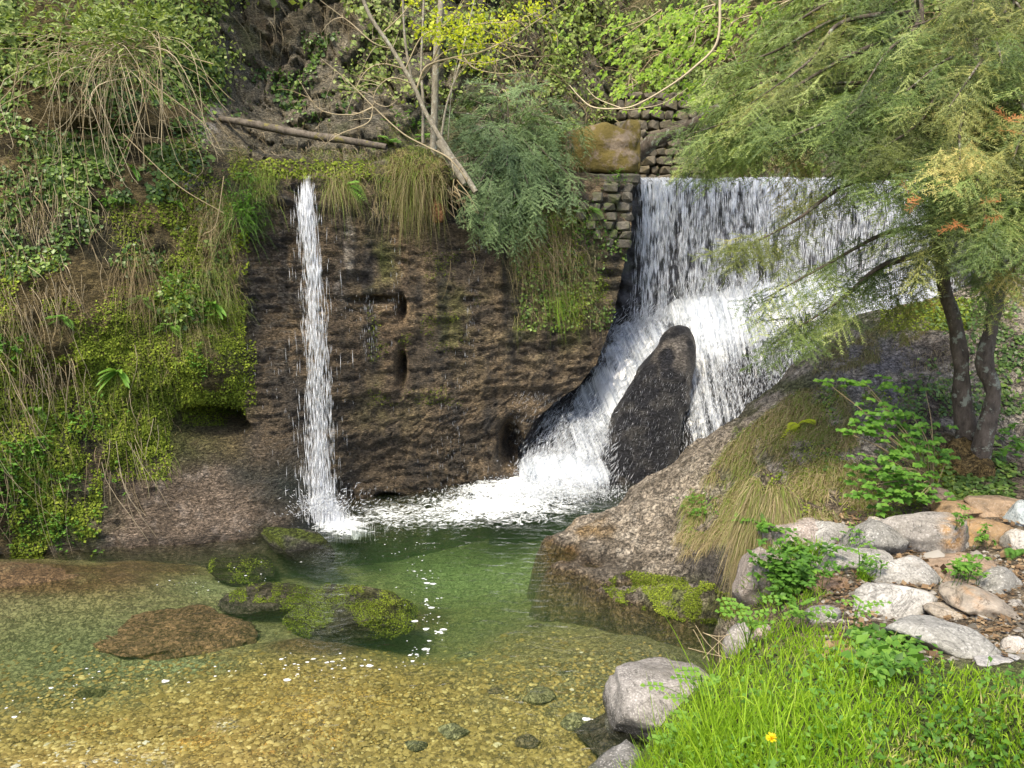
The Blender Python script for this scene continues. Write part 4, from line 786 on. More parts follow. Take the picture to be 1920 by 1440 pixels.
# thin fall on the left
tf = empty('waterfall', P(595, 960, 8.95), 'narrow ribbon of water falling down the dark wall at the left', 'waterfall'); tb = np.array(tf.location)
cpt = smooth_path([P(583, 330, 9.35), P(574, 378, 9.1), P(578, 430, 8.98), P(590, 540, 8.88), P(596, 700, 8.82), P(600, 850, 8.8), P(604, 935, 8.78), P(622, 972, 8.65), P(668, 1004, 8.45)], 12); wpt = np.interp(np.linspace(0, 1, len(cpt)), [0, .1, .2, .5, 1], [.045, .06, .08, .13, .19])
for L_, (dx, dn_, yy) in enumerate([(0, .05, 0), (.03, -.0, -.07), (-.03, -.03, .06)]):
    m_ = 22; s_ = np.linspace(-1, 1, m_); V = cpt[:, None, :] + np.stack([s_[None] * wpt[:, None] + dx, yy + .05 * np.cos(s_ * 1.5)[None] * -1 + 0 * wpt[:, None], 0 * s_[None] + 0 * wpt[:, None]], -1)
    tt_ = np.broadcast_to(np.linspace(0, 1, len(cpt))[:, None], (len(cpt), m_)).ravel(); V = V.reshape(-1, 3); V[:, 1] += .04 * fbm(V, 7, 3, 180 + L_); e_ = np.abs(np.tile(s_, len(cpt)))
    de = dn_ - .035 - .22 * e_ ** 1.6 - .04 * tt_ + .05 * (1 - sstep(0, .3, tt_)) + .10 * sstep(.93, 1, tt_) - .12 * blobs(np.zeros(len(tt_)), tt_ * 100, [(0, 7, 9, 5)])
    mesh_np('water_sheet', V - tb, gridf(len(cpt), m_), M['thin'], {'dens': de, 'flow': V}, parent=tf)
n = 4300; t = .05 + .95 * rng.random(n) ** .8; i = t * (len(cpt) - 1); c_ = np.stack([np.interp(i, np.arange(len(cpt)), cpt[:, k]) for k in range(3)], 1); wd = np.interp(i, np.arange(len(cpt)), wpt)
g_ = rng.normal(size=n) * .55; g_[rng.random(n) < .05] *= 2.0; pos = c_ + np.stack([g_ * wd - .04 * (np.abs(g_) > 1.2) * t, .06 * rng.normal(size=n) - .03, 0 * g_], 1)
dp = drops('droplets', pos - tb, np.stack([.04 * rng.normal(size=n), .03 * rng.normal(size=n), -np.ones(n)], 1), rng.uniform(.002, .006, n), rng.uniform(.04, .14, n)); dp.parent = tf; dp['kind'] = 'stuff'
# splash at its foot
n = 1500; a_ = rng.random(n) * 2 * PI; r_ = rng.exponential(.17, n); base = P(598, 955, 8.75); pos = base + np.stack([r_ * np.cos(a_) + .08, r_ * .8 * np.sin(a_) - .1, rng.exponential(.07, n) + .02], 1)
dp = drops('splash', pos - tb, np.stack([np.cos(a_) * .6, np.sin(a_) * .6, rng.uniform(-.3, 1, n)], 1), rng.uniform(.003, .009, n), rng.uniform(.008, .035, n)); dp.parent = tf; dp['kind'] = 'stuff'
# thin drips along the wall
n = 900; ps = []; 
for a, b_, s1, s2 in [(740, 480, 6, 140), (690, 640, 10, 30), (880, 620, 6, 60), (850, 800, 12, 60), (895, 420, 12, 60), (520, 720, 40, 100), (700, 570, 22, 12), (640, 620, 14, 200), (860, 860, 40, 60), (700, 930, 60, 20)]:
    for _ in range(42):
        h_ = hit(rng.normal(a, s1), rng.normal(b_, s2), {'cliff'})
        if h_: ps.append(h_[0] + h_[1] * rng.uniform(.02, .06))
ps = np.array(ps); n = len(ps)
drops('water_drips', ps, np.stack([.01 * rng.normal(size=n), 0 * ps[:, 0] + .02, -np.ones(n)], 1), rng.uniform(.0015, .003, n), rng.uniform(.015, .06, n), kind='stuff', label='fine drips of water running off the dark wall', category='water drips')
# foam flecks drifting on the pool
B = Batch(); fc = [(820, 1150, 18, 40, 16), (815, 1170, 12, 18, 8), (785, 1212, 16, 14, 9), (650, 1237, 22, 8, 12), (575, 1245, 22, 12, 12), (790, 1225, 10, 5, 6), (800, 1110, 14, 30, 16), (780, 1060, 20, 40, 24), (170, 1262, 18, 8, 5), (130, 1300, 20, 12, 8), (30, 1330, 20, 12, 5), (400, 1270, 40, 12, 6), (500, 1075, 40, 14, 10), (380, 1095, 30, 8, 12), (740, 1010, 40, 25, 40), (600, 1100, 30, 10, 0), (480, 1265, 60, 14, 8), (1105, 1345, 8, 3, 2), (700, 1245, 60, 5, 8)]
for x, y, s1, s2, c_ in fc:
    for _ in range(c_):
        p = PZ(rng.normal(x, s1), rng.normal(y, s2), .004); r = rng.choice([.004, .007, .011, .019], p=[.46, .32, .15, .07]) * (1.0 if y > 1100 else .55); m_ = 9; th = np.arange(m_) / m_ * 2 * PI; rr2 = r * (1 + .35 * rng.normal(size=m_) * .6)
        v = np.vstack([np.stack([np.cos(th) * rr2 * 1.5 + p[0], np.sin(th) * rr2 + p[1], np.full(m_, .0015 + p[2] * 0)], 1), [[p[0], p[1], .004 + r * .18]]]); B.raw(v, np.array([(j, (j + 1) % m_, m_) for j in range(m_)]), .5)
B.build('foam_flecks', M['drop'], smooth=True, kind='stuff', label='small white foam flecks drifting on the green pool', category='foam')
# pebbles of the gravel bed
M['pebble'] = leaf_mat('wet_pebbles', [(0, (.07, .05, .02)), (.35, (.20, .14, .045)), (.7, (.34, .25, .09)), (.92, (.5, .40, .18)), (1, (.5, .48, .44))], 0, .5, .3)
v_, f_ = ICO[2]; kk = rng.choice(1, 1)
pv = np.array([(1, 0, .05), (.25, .95, .1), (-.8, .6, 0), (-.85, -.55, .05), (.3, -.95, 0), (.1, .1, 1.0), (0, 0, -.8)]); pf = np.array([(0, 1, 5), (1, 2, 5), (2, 3, 5), (3, 4, 5), (4, 0, 5)])
n = 15000; qx = rng.uniform(-80, 1240, n * 2); qy = 1180 + 320 * rng.random(n * 2) ** .75; dn_ = blobs(qx, qy, [(560, 1380, 560, 150), (980, 1340, 300, 130, .8), (200, 1430, 260, 60)]); k_ = (rng.random(n * 2) < dn_ * 1.1); qx, qy = qx[k_], qy[k_]
p0 = PZ(qx, qy, -.3); zb = bed_z(p0[:, 0], p0[:, 1]); p0 = PZ(qx, qy, zb); zb = bed_z(p0[:, 0], p0[:, 1]); p0[:, 2] = zb + .05 * fbm(np.c_[p0[:, :2], zb], 1.2, 4, 60) + .002; n = len(p0)
Rm = frames(np.c_[rng.normal(size=(n, 2)), np.zeros(n)], (0, 0, 1.0)) ; sz_ = rng.lognormal(0, .38, n) * .0135
B = Batch(); B.put((pv, pf), p0, Rm * (np.stack([sz_, sz_ * rng.uniform(.6, 1, n), sz_ * rng.uniform(.35, .6, n)], 1))[:, None, :], np.clip(rng.beta(2, 2.4, n) + .12 * (qy > 1400) * (qx < 350), 0, 1))
B.build('gravel', M['pebble'], smooth=True, kind='stuff', label='golden brown gravel under the shallow clear water', category='gravel')
# ================================================================== VEGETATION: shapes
LEAF4 = (np.array([(0, 0, 0), (0, .5, -.03), (0, 1, -.12), (-.3, .42, .05), (.3, .42, .05)], float), np.array([(0, 1, 3), (1, 2, 3), (0, 4, 1), (1, 4, 2)]))
LEAF2 = (np.array([(0, 0, 0), (.45, .45, .06), (0, 1, -.05), (-.45, .45, .06)], float), np.array([(0, 1, 2), (0, 2, 3)]))
NARROW = (np.array([(0, 0, 0), (.1, .4, .03), (0, 1, -.15), (-.1, .4, .03)], float), np.array([(0, 1, 2), (0, 2, 3)]))
def leaf_cover(B, L, Nn, size, T=LEAF2, up=.5, out=.03, spread=.6, rsh=0.0, tone=None, hang=.35):
    n = len(L)
    if not n: return
    d = rdir(n) * spread + np.cross(Nn, rdir(n)) - C3(0, 0, hang); u = Nn + C3(0, -.25, up) + .55 * rdir(n)
    s = size * rng.lognormal(0, .3, n); Fm = frames(d, u / np.linalg.norm(u, axis=1)[:, None]) * s[:, None, None]
    r = np.clip(rng.beta(2.2, 2.2, n) + rsh + .32 * vn(L * 3.1, 77) + .15 * vn(L * 11, 78), 0, 1) if tone is None else np.clip(tone + .22 * rng.normal(size=n), 0, 1)
    B.put(T, L + Nn * (out * rng.random(n) ** 1.0)[:, None], Fm, r)
def blades(B, roots, dirs, L, W, droop, rnd, down=(0, 0, -1), seg=4):
    n = len(roots); dirs = dirs / np.linalg.norm(dirs, axis=1)[:, None]; side = np.cross(dirs, rdir(n)); side /= np.linalg.norm(side, axis=1)[:, None] + 1e-9
    tt = np.linspace(0, 1, seg); dn = np.array(down, float); V = []
    for t in tt:
        c = roots + dirs * (L * t)[:, None] + dn * (L * droop * t * t)[:, None]; w_ = (W * (1 - t) ** .7 + .0003)[:, None]
        V += [c - side * w_, c + side * w_]
    V = np.stack(V, 1); k = 2 * seg; F = np.array([(2 * i, 2 * i + 1, 2 * i + 3, 2 * i + 2) for i in range(seg - 1)])
    B.raw(V.reshape(-1, 3), (F[None] + (np.arange(n) * k)[:, None, None]).reshape(-1, 4), np.repeat(rnd, k))
def hanging(B, p, nrm, ln, r, seed_r=.5, sway=.25, sides=3, n=6):
    t = np.linspace(0, 1, n); a = rng.normal(0, sway, 2); ph = rng.random() * 6
    pts = p + nrm * (.04 + .10 * np.sin(t * 2.5)[:, None] * rng.uniform(.4, 1.4)) + np.stack([a[0] * ln * t ** 1.5 + .04 * ln * np.sin(5 * t + ph), .05 * a[1] * t, -ln * t], 1)
    B.tube(pts, r * (1 - .6 * t), sides, seed_r)
def make_bough(L=.6, seed=0, nl=.030, nw=.0036, sp=.0165, droop=.12, nt=12):
    rg = np.random.default_rng(seed); V, F, k = [], [], 0; ndl = []
    ax = lambda t: np.array([.05 * L * math.sin(3 * t + seed), L * t, -droop * L * t * t])
    for i in range(nt):
        t = .06 + .92 * (i + rg.uniform(-.4, .4)) / nt; s = 1 if i % 2 else -1; p = ax(t); l = L * (.40 * (1 - t) ** .6 + .12) * rg.uniform(.5, 1.35); an = math.radians(rg.uniform(22, 72)) * s
        d = np.array([math.sin(an), math.cos(an), rg.uniform(-.6, .3)]); m_ = max(3, int(l / sp)); q = None
        for j in range(m_):
            u = j / m_; c = p + d * l * u + np.array([0, 0, -.12 * l * u * u])
            for sg in (-1, 1):
                nd = d * .75 + np.cross(d, (0, 0, 1)) * sg * .8 + np.array([0, 0, rg.uniform(-.25, .25)]); ndl.append((c, nd / np.linalg.norm(nd)))
        e = np.cross(d, (0, 0, 1)) * .0022; k0 = len(V); V += [p - e, p + e, p + d * l + np.array([0, 0, -.12 * l])]; F.append((k0, k0 + 1, k0 + 2))
    for j in range(8):
        a_, b_ = ax(j / 8), ax((j + 1) / 8); e = np.array([.003 * (1 - j / 9), 0, 0]); k0 = len(V); V += [a_ - e, a_ + e, b_]; F.append((k0, k0 + 1, k0 + 2))
    for c, nd in ndl:
        w_ = np.cross(nd, (rg.normal() * .5, rg.normal() * .5, 1)); w_ = w_ / (np.linalg.norm(w_) + 1e-9) * nw; k0 = len(V); l = nl * rg.uniform(.7, 1.2); V += [c - w_, c + w_, c + nd * l]; F.append((k0, k0 + 1, k0 + 2))
    V = np.array(V); tw = rg.normal(0, .10, len(V) // 3); return V, np.array(F), np.repeat(tw + .10 * (1 if seed % 2 else -1), 3)[:len(V)]
BOUGHS = [make_bough(.40, s) for s in range(6)]
BUSHB = [make_bough(.42, s + 9, .030, .0050, .018, .35) for s in range(3)]
def grow(B, path, n, size, T, t0=.2, droop=.3, spread=1.0, tone=.5, fwd=.8):
    path = smooth_path(path, 8); k = len(path) - 1; t = t0 + (1 - t0) * rng.random(n) ** .8; t[:2] = 1.0; i = t * k; c = np.stack([np.interp(i, np.arange(k + 1), path[:, a]) for a in range(3)], 1)
    tg = np.gradient(path, axis=0); tg = np.stack([np.interp(i, np.arange(k + 1), tg[:, a]) for a in range(3)], 1); tg /= np.linalg.norm(tg, axis=1)[:, None]
    sd_ = np.cross(tg, (0, 0, 1.0)); sg = np.where(rng.random(n) < .5, -1, 1)[:, None]; d = tg * fwd + sd_ * sg * spread * rng.uniform(.2, 1.1, n)[:, None] + .45 * rdir(n) - C3(0, 0, droop) * rng.uniform(.3, 1.5, n)[:, None]
    s = size * rng.uniform(.55, 1.15, n); Fm = frames(d, (C3(0, -.35, 1) + .35 * rdir(n))) * s[:, None, None]; w_ = rng.integers(0, len(T), n)
    for q in range(len(T)):
        m_ = w_ == q; B.put(T[q], c[m_] + .07 * rng.normal(size=(m_.sum(), 3)), Fm[m_], np.clip(tone + .2 * rng.normal(size=m_.sum()), 0, 1))
def trunk_mesh(name, pts, rad, mat, parent, sides=14, knob=.02, seed=0):
    p = smooth_path(pts, 14); r = np.interp(np.linspace(0, 1, len(p)), np.linspace(0, 1, len(rad)), rad); B = Batch(); B.tube(p, r, sides); V = np.concatenate(B.V); c = np.repeat(p, sides, 0); d = (V - c) / np.repeat(r, sides)[:, None]
    V = V + d * (knob * fbm(V, 5, 4, seed) + knob * .4 * fbm(V, 20, 3, seed + 1))[:, None]
    return mesh_np(name, V - np.array(parent.location), np.concatenate(B.F[4]), M[mat], parent=parent)

# ------------------------------------------------------------------ the two yews on the right
def yew(lab, base, trunk, trad, targets, mats, size, per, tone, seed):
    t = empty('yew_tree', base, lab, 'tree'); tp = smooth_path([P(*a) for a in trunk], 14)
    trunk_mesh('trunk', [P(*a) for a in trunk], trad, 'bark', t, seed=seed)
    B = Batch(); Bs = [Batch() for _ in mats]
    for kk, tg in enumerate(targets):
        x, y, Yy = tg[:3]; e = P(x, y, Yy); zt_ = e[2] + rng.uniform(.1, .9) * (1 if y > 100 else .4)
        if len(tg) > 3: zt_ = 3 - (tg[3] - 480) / FPX * 6.9
        j = np.argmin(np.abs(tp[:, 2] - zt_)); s = tp[j]; m1 = s * .62 + e * .38 + C3(0, 0, .16) + .12 * rdir(1)[0]; m2 = s * .28 + e * .72 + C3(0, 0, .12) + .10 * rdir(1)[0]
        path = [s, m1, m2, e]; L_ = np.linalg.norm(e - s); br = Batch(); pp = smooth_path(path, 7); br.tube(pp, np.linspace(.012 + .009 * L_, .004, len(pp)), 5, .3); br.build('branch', M['bark'], t, smooth=True)
        grow(Bs[kk % len(mats)] if len(mats) > 1 and rng.random() < .8 else Bs[0], path, int(per * max(.7, L_ / 1.6)), size, BOUGHS, .18, .35, tone=tone + .12 * rng.normal())
    for b_, m_ in zip(Bs, mats): b_.build('crown', M[m_], t)
    return t
T1 = [(1430,562,6.6,430),(1455,640,6.5,470),(1520,600,6.6,470),(1385,470,6.6,330),(1330,300,7.2,180),(1300,250,7.5,120),(1345,130,8,40),(1400,200,7),(1350,200,7.8),(1450,270,6.5),(1500,120,7.5),(1550,50,8),(1600,200,6.5),(1650,350,6),
  (1680,250,6.5),(1430,70,9),(1700,100,6.6),(1500,250,6.9),(1560,330,7.0),(1400,240,6.8),(1460,20,8.6),(1650,30,7.2),(1370,290,7.6),(1330,270,7.0),(1440,200,7.3),(1520,190,8.2),(1600,110,8.0),(1480,310,7.8),(1390,130,8.4),(1560,250,6.2),(1310,290,8),(1700,560,7,480),(1600,310,6.4,290)]
yew('old yew with a rough dark trunk, its boughs hanging over the wide waterfall', P(1815, 830, 6.9), [(1822,850,6.9),(1805,760,6.95),(1802,690,6.95),(1792,610,7.0),(1772,545,7.0),(1762,460,7.0),(1750,330,7.0),(1740,200,7.1),(1722,20,7.3),(1700,-250,7.6)], [.11,.08,.062,.066,.055,.05,.055,.05,.045,.035], T1, ['yew', 'yew', 'yew', 'yewgold'], 1.0, 36, .40, 301)
T2 = [(1930,250,5.6),(1800,300,5.3),(1700,350,5.5),(1750,450,5.4),(1850,430,5.2),(1900,520,5.6),(1960,380,5.2),(1780,200,5.6),(1880,120,5.7),(1820,30,6.1),(1700,170,6.1),(1930,40,6.2),(2020,200,5.6),(2020,450,6),(1830,350,5.2),(1650,280,5.9),(1720,420,5.7),(1900,300,5.4),(1860,220,5.8),(1990,300,5.4),(1790,400,5.8),(1930,440,5.7),(1850,520,6.0,430),(1760,90,6.5),(1940,150,5.9),(1680,60,7)]
yew('right hand yew with lichen on its bent trunk and yellowing needles', P(1835, 880, 6.7), [(1832,885,6.7),(1842,830,6.7),(1862,740,6.75),(1846,680,6.8),(1862,600,6.85),(1872,520,6.9),(1866,420,6.9),(1875,330,6.9),(1885,100,7),(1895,-200,7.2)], [.10,.08,.066,.068,.06,.055,.06,.055,.05,.035], T2, ['yew', 'yewgold'], .95, 36, .45, 305)
place_rock('moss_mound', P(1795, 905, 6.75), (.26, .22, .40), 311, (.20, .135, .05), 'mound of rusty moss at the foot of the two yew trunks', 'moss mound', mat='slope', sub=4, amp=.2)

# ------------------------------------------------------------------ dark conifer bush over the wall
bt = empty('conifer_bush', P(950, 340, 10.7), 'drooping grey green conifer bush hanging over the middle of the dark wall', 'bush'); B = Batch(); b0 = P(955, 300, 11.3); bl = Batch()
for x, y, Yy in [(850,210,11.2),(845,265,10.9),(870,330,10.4),(885,375,10.1),(905,415,10.1),(935,440,10.2),(975,430,10.3),(1005,400,10.4),(1050,370,10.6),(1070,330,10.8),(1090,235,11.3),(1055,185,11.6),(985,155,11.8),(920,165,11.8),(880,185,11.6),(1000,290,10.5),(935,250,10.6),(900,310,10.4),(1035,300,10.7),(965,370,10.2),(1000,210,11.1),(950,190,11.3),(880,250,10.8),(1030,240,11.0),(950,310,10.2),(990,345,10.3),(1060,270,11.2),(915,360,10.2),(970,240,10.9)]:
    e = P(x, y, Yy); path = [b0 + .15 * rdir(1)[0], b0 * .5 + e * .5 + C3(0, -.05, .22), e]; pp = smooth_path(path, 6); bl.tube(pp, np.linspace(.018, .005, len(pp)), 4, .3); grow(B, path, 18, 1.0, BUSHB, .3, .6, tone=.5 + .12 * rng.normal())
bl.build('branches', M['bark'], bt, kind='stuff'); B.build('needles', M['spruce'], bt, kind='stuff')
# smaller hanging sprig left of it
sp_ = empty('conifer_sprig', P(880, 370, 9.8), 'small hanging conifer sprig beside the tangled roots', 'conifer twig'); B = Batch(); grow(B, [P(905, 335, 10.1), P(890, 350, 9.9), P(878, 390, 9.8)], 9, .5, BUSHB, .3, .7, tone=.6); B.build('needles', M['spruce'], sp_, kind='stuff')

# ------------------------------------------------------------------ bare tree leaning over the wall, with yellow young leaves
bt = empty('leaning_tree', P(888, 352, 10.0), 'thin bare tree leaning left from the wall edge, tufts of bright yellow young leaves', 'tree')
trunk_mesh('trunk', [P(*a) for a in [(892,360,9.95),(868,322,10.0),(845,290,10.05),(800,215,10.1),(775,160,10.1),(735,92,10.1),(690,22,10.1),(665,-60,10.1)]], [.034,.034,.03,.027,.025,.02], 'palebark', bt, 8, .004, 320)
tw = []; LV = Batch()
BRS = [[(886,352,9.98),(845,300,9.9),(800,275,9.85),(755,250,9.8),(700,200,9.8),(650,150,9.8),(600,108,9.8)], [(782,165,10.1),(800,125,10),(850,108,9.8),(900,98,9.6),(960,70,9.5),(1005,40,9.5),(1060,5,9.4)], [(790,150,10.1),(830,100,9.9),(880,85,9.7),(930,82,9.6),(985,90,9.5)],
  [(760,130,10.1),(790,70,10),(830,50,9.9),(860,15,9.8),(890,-30,9.8)], [(870,108,9.7),(890,128,9.6),(935,138,9.6),(985,135,9.6)], [(810,115,10),(840,60,9.8),(900,45,9.6),(960,40,9.5),(1010,22,9.5)], [(776,158,10.1),(735,146,10),(708,165,10),(702,190,10),(725,200,10),(745,188,10)],
  [(735,92,10.1),(700,80,10),(660,45,10),(640,30,10),(600,0,10)], [(760,130,10.1),(720,120,10),(690,130,9.9),(670,160,9.9),(650,210,9.9)], [(700,200,9.85),(690,230,9.8),(640,250,9.8),(610,270,9.8)], [(720,60,10.1),(760,20,10),(780,-20,10)], [(700,200,9.8),(660,215,9.8),(600,205,9.8),(560,150,9.8)], [(850,108,9.8),(900,120,9.6),(1000,95,9.5)]]
for k, b_ in enumerate(BRS):
    pth = smooth_path([P(*a) for a in b_], 7); B = Batch(); B.tube(pth, np.linspace(.016 if k < 2 else .010, .003, len(pth)), 5, .75); B.build('branch', M['twig'], bt, smooth=True)
TB = Batch()
for b_ in BRS + [[(800,215,10.1),(735,92,10.1),(665,-60,10.1)]]:
    pth = smooth_path([P(*a) for a in b_], 7)
    for _ in range(9):
        i = rng.integers(2, len(pth)); p = pth[i]; d = rdir(1)[0] * C3(1, .5, .6) + C3(0, 0, .2); ln = rng.uniform(.12, .5); t = np.linspace(0, 1, 6)[:, None]; TB.tube(p + d * ln * t + C3(*rng.normal(0, .12, 3)) * t ** 2 + C3(0, 0, -.12) * t ** 3 * rng.random(), np.linspace(.005, .0018, 6), 3, rng.uniform(.4, 1))
TB.build('twigs', M['twig'], bt, kind='stuff')
cl = []
for x, y, s1, s2, n in [(850,40,30,22,60),(900,42,40,18,60),(835,65,28,14,60),(870,72,30,12,50),(940,45,30,14,36),(1010,20,18,12,36),(960,50,12,8,12),(900,115,26,8,20),(890,122,10,6,10),(960,150,0,0,0),(790,50,16,4,12),(930,85,14,10,12),(760,0,14,5,10),(780,8,12,4,8),(860,10,0,0,0),(1000,95,0,0,0),(1045,70,5,5,2)]:
    for _ in range(n): cl.append(P(rng.normal(x, s1), rng.normal(y, s2), rng.uniform(9.4, 9.9)))
cl = np.array(cl); cl = np.repeat(cl, 3, 0) + .025 * rng.normal(size=(len(cl) * 3, 3)); n = len(cl); LV.put(LEAF4, cl, frames(rdir(n) + C3(0, 0, .3), rdir(n) + C3(0, -.8, .8)) * rng.uniform(.03, .065, n)[:, None, None], rng.random(n)); LV.build('young_leaves', M['yellow'], bt, kind='stuff')
for lab, pts, rad in [('upright pale lichen covered trunk behind the leaning tree', [(808,345,10.35),(812,280,10.35),(815,200,10.4),(818,110,10.4),(826,20,10.4),(834,-90,10.5)], [.055,.045,.045,.04,.035]),
   ('thin pale upright stem left of the lichen covered trunk', [(793,268,10.3),(793,190,10.3),(790,110,10.4),(798,-60,10.5)], [.02,.017,.012]),
   ('slim stem leaning right, between the leaning tree and the conifer bush', [(826,262,10.3),(838,195,10.4),(862,120,10.5),(880,40,10.6),(905,-60,10.7)], [.016,.013,.008]),
   ('very thin young stem in front of the conifer bush', [(840,262,10.2),(846,180,10.2),(858,110,10.3)], [.007,.005,.003]),
   ('slim brown stem growing up in front of the grey cliff', [(772,150,10.6),(760,80,10.6),(755,0,10.6),(750,-60,10.6)], [.016,.014,.012])]:
    t = empty('tree_stem', P(*pts[0]), lab, 'tree stem'); trunk_mesh('trunk', [P(*a) for a in pts], rad, 'palebark', t, 8, .006, 330)
t = empty('broken_stump', P(868, 345, 10.0), 'short broken whitish stump lying against the leaning tree', 'stump'); trunk_mesh('trunk', [P(*a) for a in [(870,345,9.95),(848,305,9.95),(822,264,9.95)]], [.035,.05,.055], 'palebark', t, 10, .008, 331)
B = Batch(); pth = smooth_path([P(*a) for a in [(1352,-60,9.0),(1350,0,9.0),(1344,80,9.0),(1300,128,9.1),(1250,165,9.3),(1190,198,9.5),(1150,204,9.6),(1110,200,9.8),(1085,180,10),(1068,160,10.1)]], 8); B.tube(pth, np.linspace(.017, .005, len(pth)), 6, .95)
for a_ in [[(1160,204,9.6),(1180,206,9.6),(1240,195,9.5),(1290,165,9.4)], [(1165,203,9.6),(1120,185,9.7),(1100,165,9.8)]]: pp = smooth_path([P(*q) for q in a_], 6); B.tube(pp, np.linspace(.008, .003, len(pp)), 4, .9)
B.build('hanging_branch', M['twig'], smooth=True, label='long pale bare branch curving down from the top, left of the big yew', category='branch')
t = empty('fallen_log', P(415, 225, 11.1), 'fallen mossy log lying along the ledge above the wall', 'log'); trunk_mesh('trunk', [P(*a) for a in [(412,222,10.7),(480,234,10.6),(560,250,10.5),(640,262,10.35),(725,276,10.2)]], [.04,.045,.05,.048,.036], 'log', t, 14, .012, 335)
t = empty('dark_limb', P(1195, 290, 13.2), 'dark slanting trunk between the abutment block and the big yew', 'tree trunk'); trunk_mesh('trunk', [P(*a) for a in [(1185,300,13.4),(1230,262,13.2),(1290,238,13.0),(1350,200,12.8)]], [.13,.12,.10,.08], 'bark', t, 12, .03, 336)
sm = rock_box('wood_slab', (0, 0, 0), (.46, .3, .09), M['log'], weir, .02, 44, 10); sm.parent = None; sm.location = P(700, 314, 9.75); tag(sm, 'flat piece of rotten wood on the wall edge right of the thin fall', 'wood')

# root ball with soil
place_rock('soil_clump', P(785, 338, 10.0), (.40, .30, .42), 341, (.15, .12, .05), 'overhanging clump of soil and roots below the leaning tree', 'soil clump', mat='slope', sub=4, amp=.25, moss=.15)
place_rock('soil_clump', P(822, 395, 9.85), (.09, .09, .16), 345, (.20, .10, .045), 'small rusty tip of soil hanging under the root clump', 'soil clump', mat='slope', sub=3, amp=.3)
B = Batch()
for _ in range(26):
    a_ = P(rng.uniform(820, 860), rng.uniform(335, 360), 9.95); e = a_ + C3(rng.uniform(-.05, .3), rng.uniform(-.1, .1), -rng.uniform(.15, .42)); B.tube(smooth_path([a_, (a_ + e) / 2 + .07 * rdir(1)[0], e], 5), np.linspace(.008, .003, 11), 4, rng.uniform(.1, .7))
B.build('roots', M['twig'], kind='stuff', label='tangle of bare roots hanging in the dark hollow under the wall edge', category='roots')

bpy.context.view_layer.update(); DG = bpy.context.evaluated_depsgraph_get(); add_tree(bpy.data.objects['soil_clump'])
# ------------------------------------------------------------------ clumps: grass tufts, ferns, herbs
def tuft(x, y, sx, sy, n, ln, lab, mat='mixgrass', droop=1.1, out=.5, up=.5, only=None, wd=.0022, rs=(0, 1), cat='grass tuft', name='grass_tuft', dz=0.0, grp=None):
    B = Batch(); R, Dn = [], []
    for _ in range(n * 3):
        h_ = hit(rng.normal(x, sx), rng.normal(y, sy), only)
        if h_: R.append(h_[0] - h_[1] * .01); Dn.append(h_[1])
        if len(R) >= n: break
    R, Dn = np.array(R), np.array(Dn); m = np.median(R[:, 1]); k_ = np.abs(R[:, 1] - m) < .4; c0 = np.median(R, 0); r0 = np.linalg.norm(R - c0, axis=1); k_ &= r0 < 2.3 * np.median(r0); R, Dn = R[k_], Dn[k_]; n = len(R)
    d = Dn * out + C3(0, 0, up) + .45 * rdir(n); blades(B, R, d, ln * rng.uniform(.5, 1.2, n), np.full(n, wd), droop * rng.uniform(.6, 1.3, n), np.clip(rng.uniform(rs[0], rs[1], n), 0, 1))
    o = B.build(name, M[mat]); tag(o, lab, cat, grp); return o
tuft(490, 340, 22, 18, 700, .30, 'dense green grass tuft spilling over the wall left of the thin fall', rs=(.3, 1)); tuft(455, 400, 22, 25, 500, .26, 'green grass and herbs hanging just below the dense tuft left of the thin fall', 'herb', .9, rs=(.2, .9))
tuft(642, 348, 20, 14, 600, .34, 'hanging grass tuft right of the thin fall', rs=(0, .9), droop=1.5); tuft(405, 400, 16, 30, 450, .36, 'dry straw coloured grass hanging beside the green tufts', 'drygrass', 1.4)
tuft(395, 520, 28, 30, 600, .30, 'half dry grass tuft on the bulge left of the dark wall', rs=(.1, .9)); tuft(255, 520, 20, 30, 420, .38, 'brown dry grass hanging on the middle of the left bank', 'drygrass', 1.6, rs=(0, .6)); tuft(420, 570, 26, 12, 300, .24, 'bright moss grass lip at the edge of the dark wall', rs=(.5, 1))
tuft(770, 315, 40, 28, 1100, .30, 'grass tuft growing over the soil clump', rs=(.0, .9), droop=1.2); tuft(765, 355, 34, 18, 700, .26, 'straw and roots hanging from the underside of the soil clump', rs=(0, .8), droop=1.9, up=.1)
tuft(1040, 400, 40, 16, 500, .30, 'grass fringe under the conifer bush', rs=(0, .9)); tuft(1050, 560, 14, 12, 160, .24, 'small bright grass tuft low on the wall', 'grass', 1.6, up=.2, rs=(0, .5)); tuft(1010, 460, 40, 30, 420, .28, 'dry hanging grass on the right part of the dark wall', 'drygrass', 1.8, up=.1)
tuft(360, 620, 22, 16, 260, .22, 'short dry grass under the broad leaved herbs', rs=(0, .6), droop=1.5)
tuft(760, 255, 30, 12, 260, .22, 'thin upright grass on the terrace below the grey cliff', rs=(.3, .9)); tuft(1070, 312, 14, 8, 260, .2, 'rusty grass hanging from the abutment block', 'drygrass', 1.5, rs=(0, .7), only={'block', 'footing'})
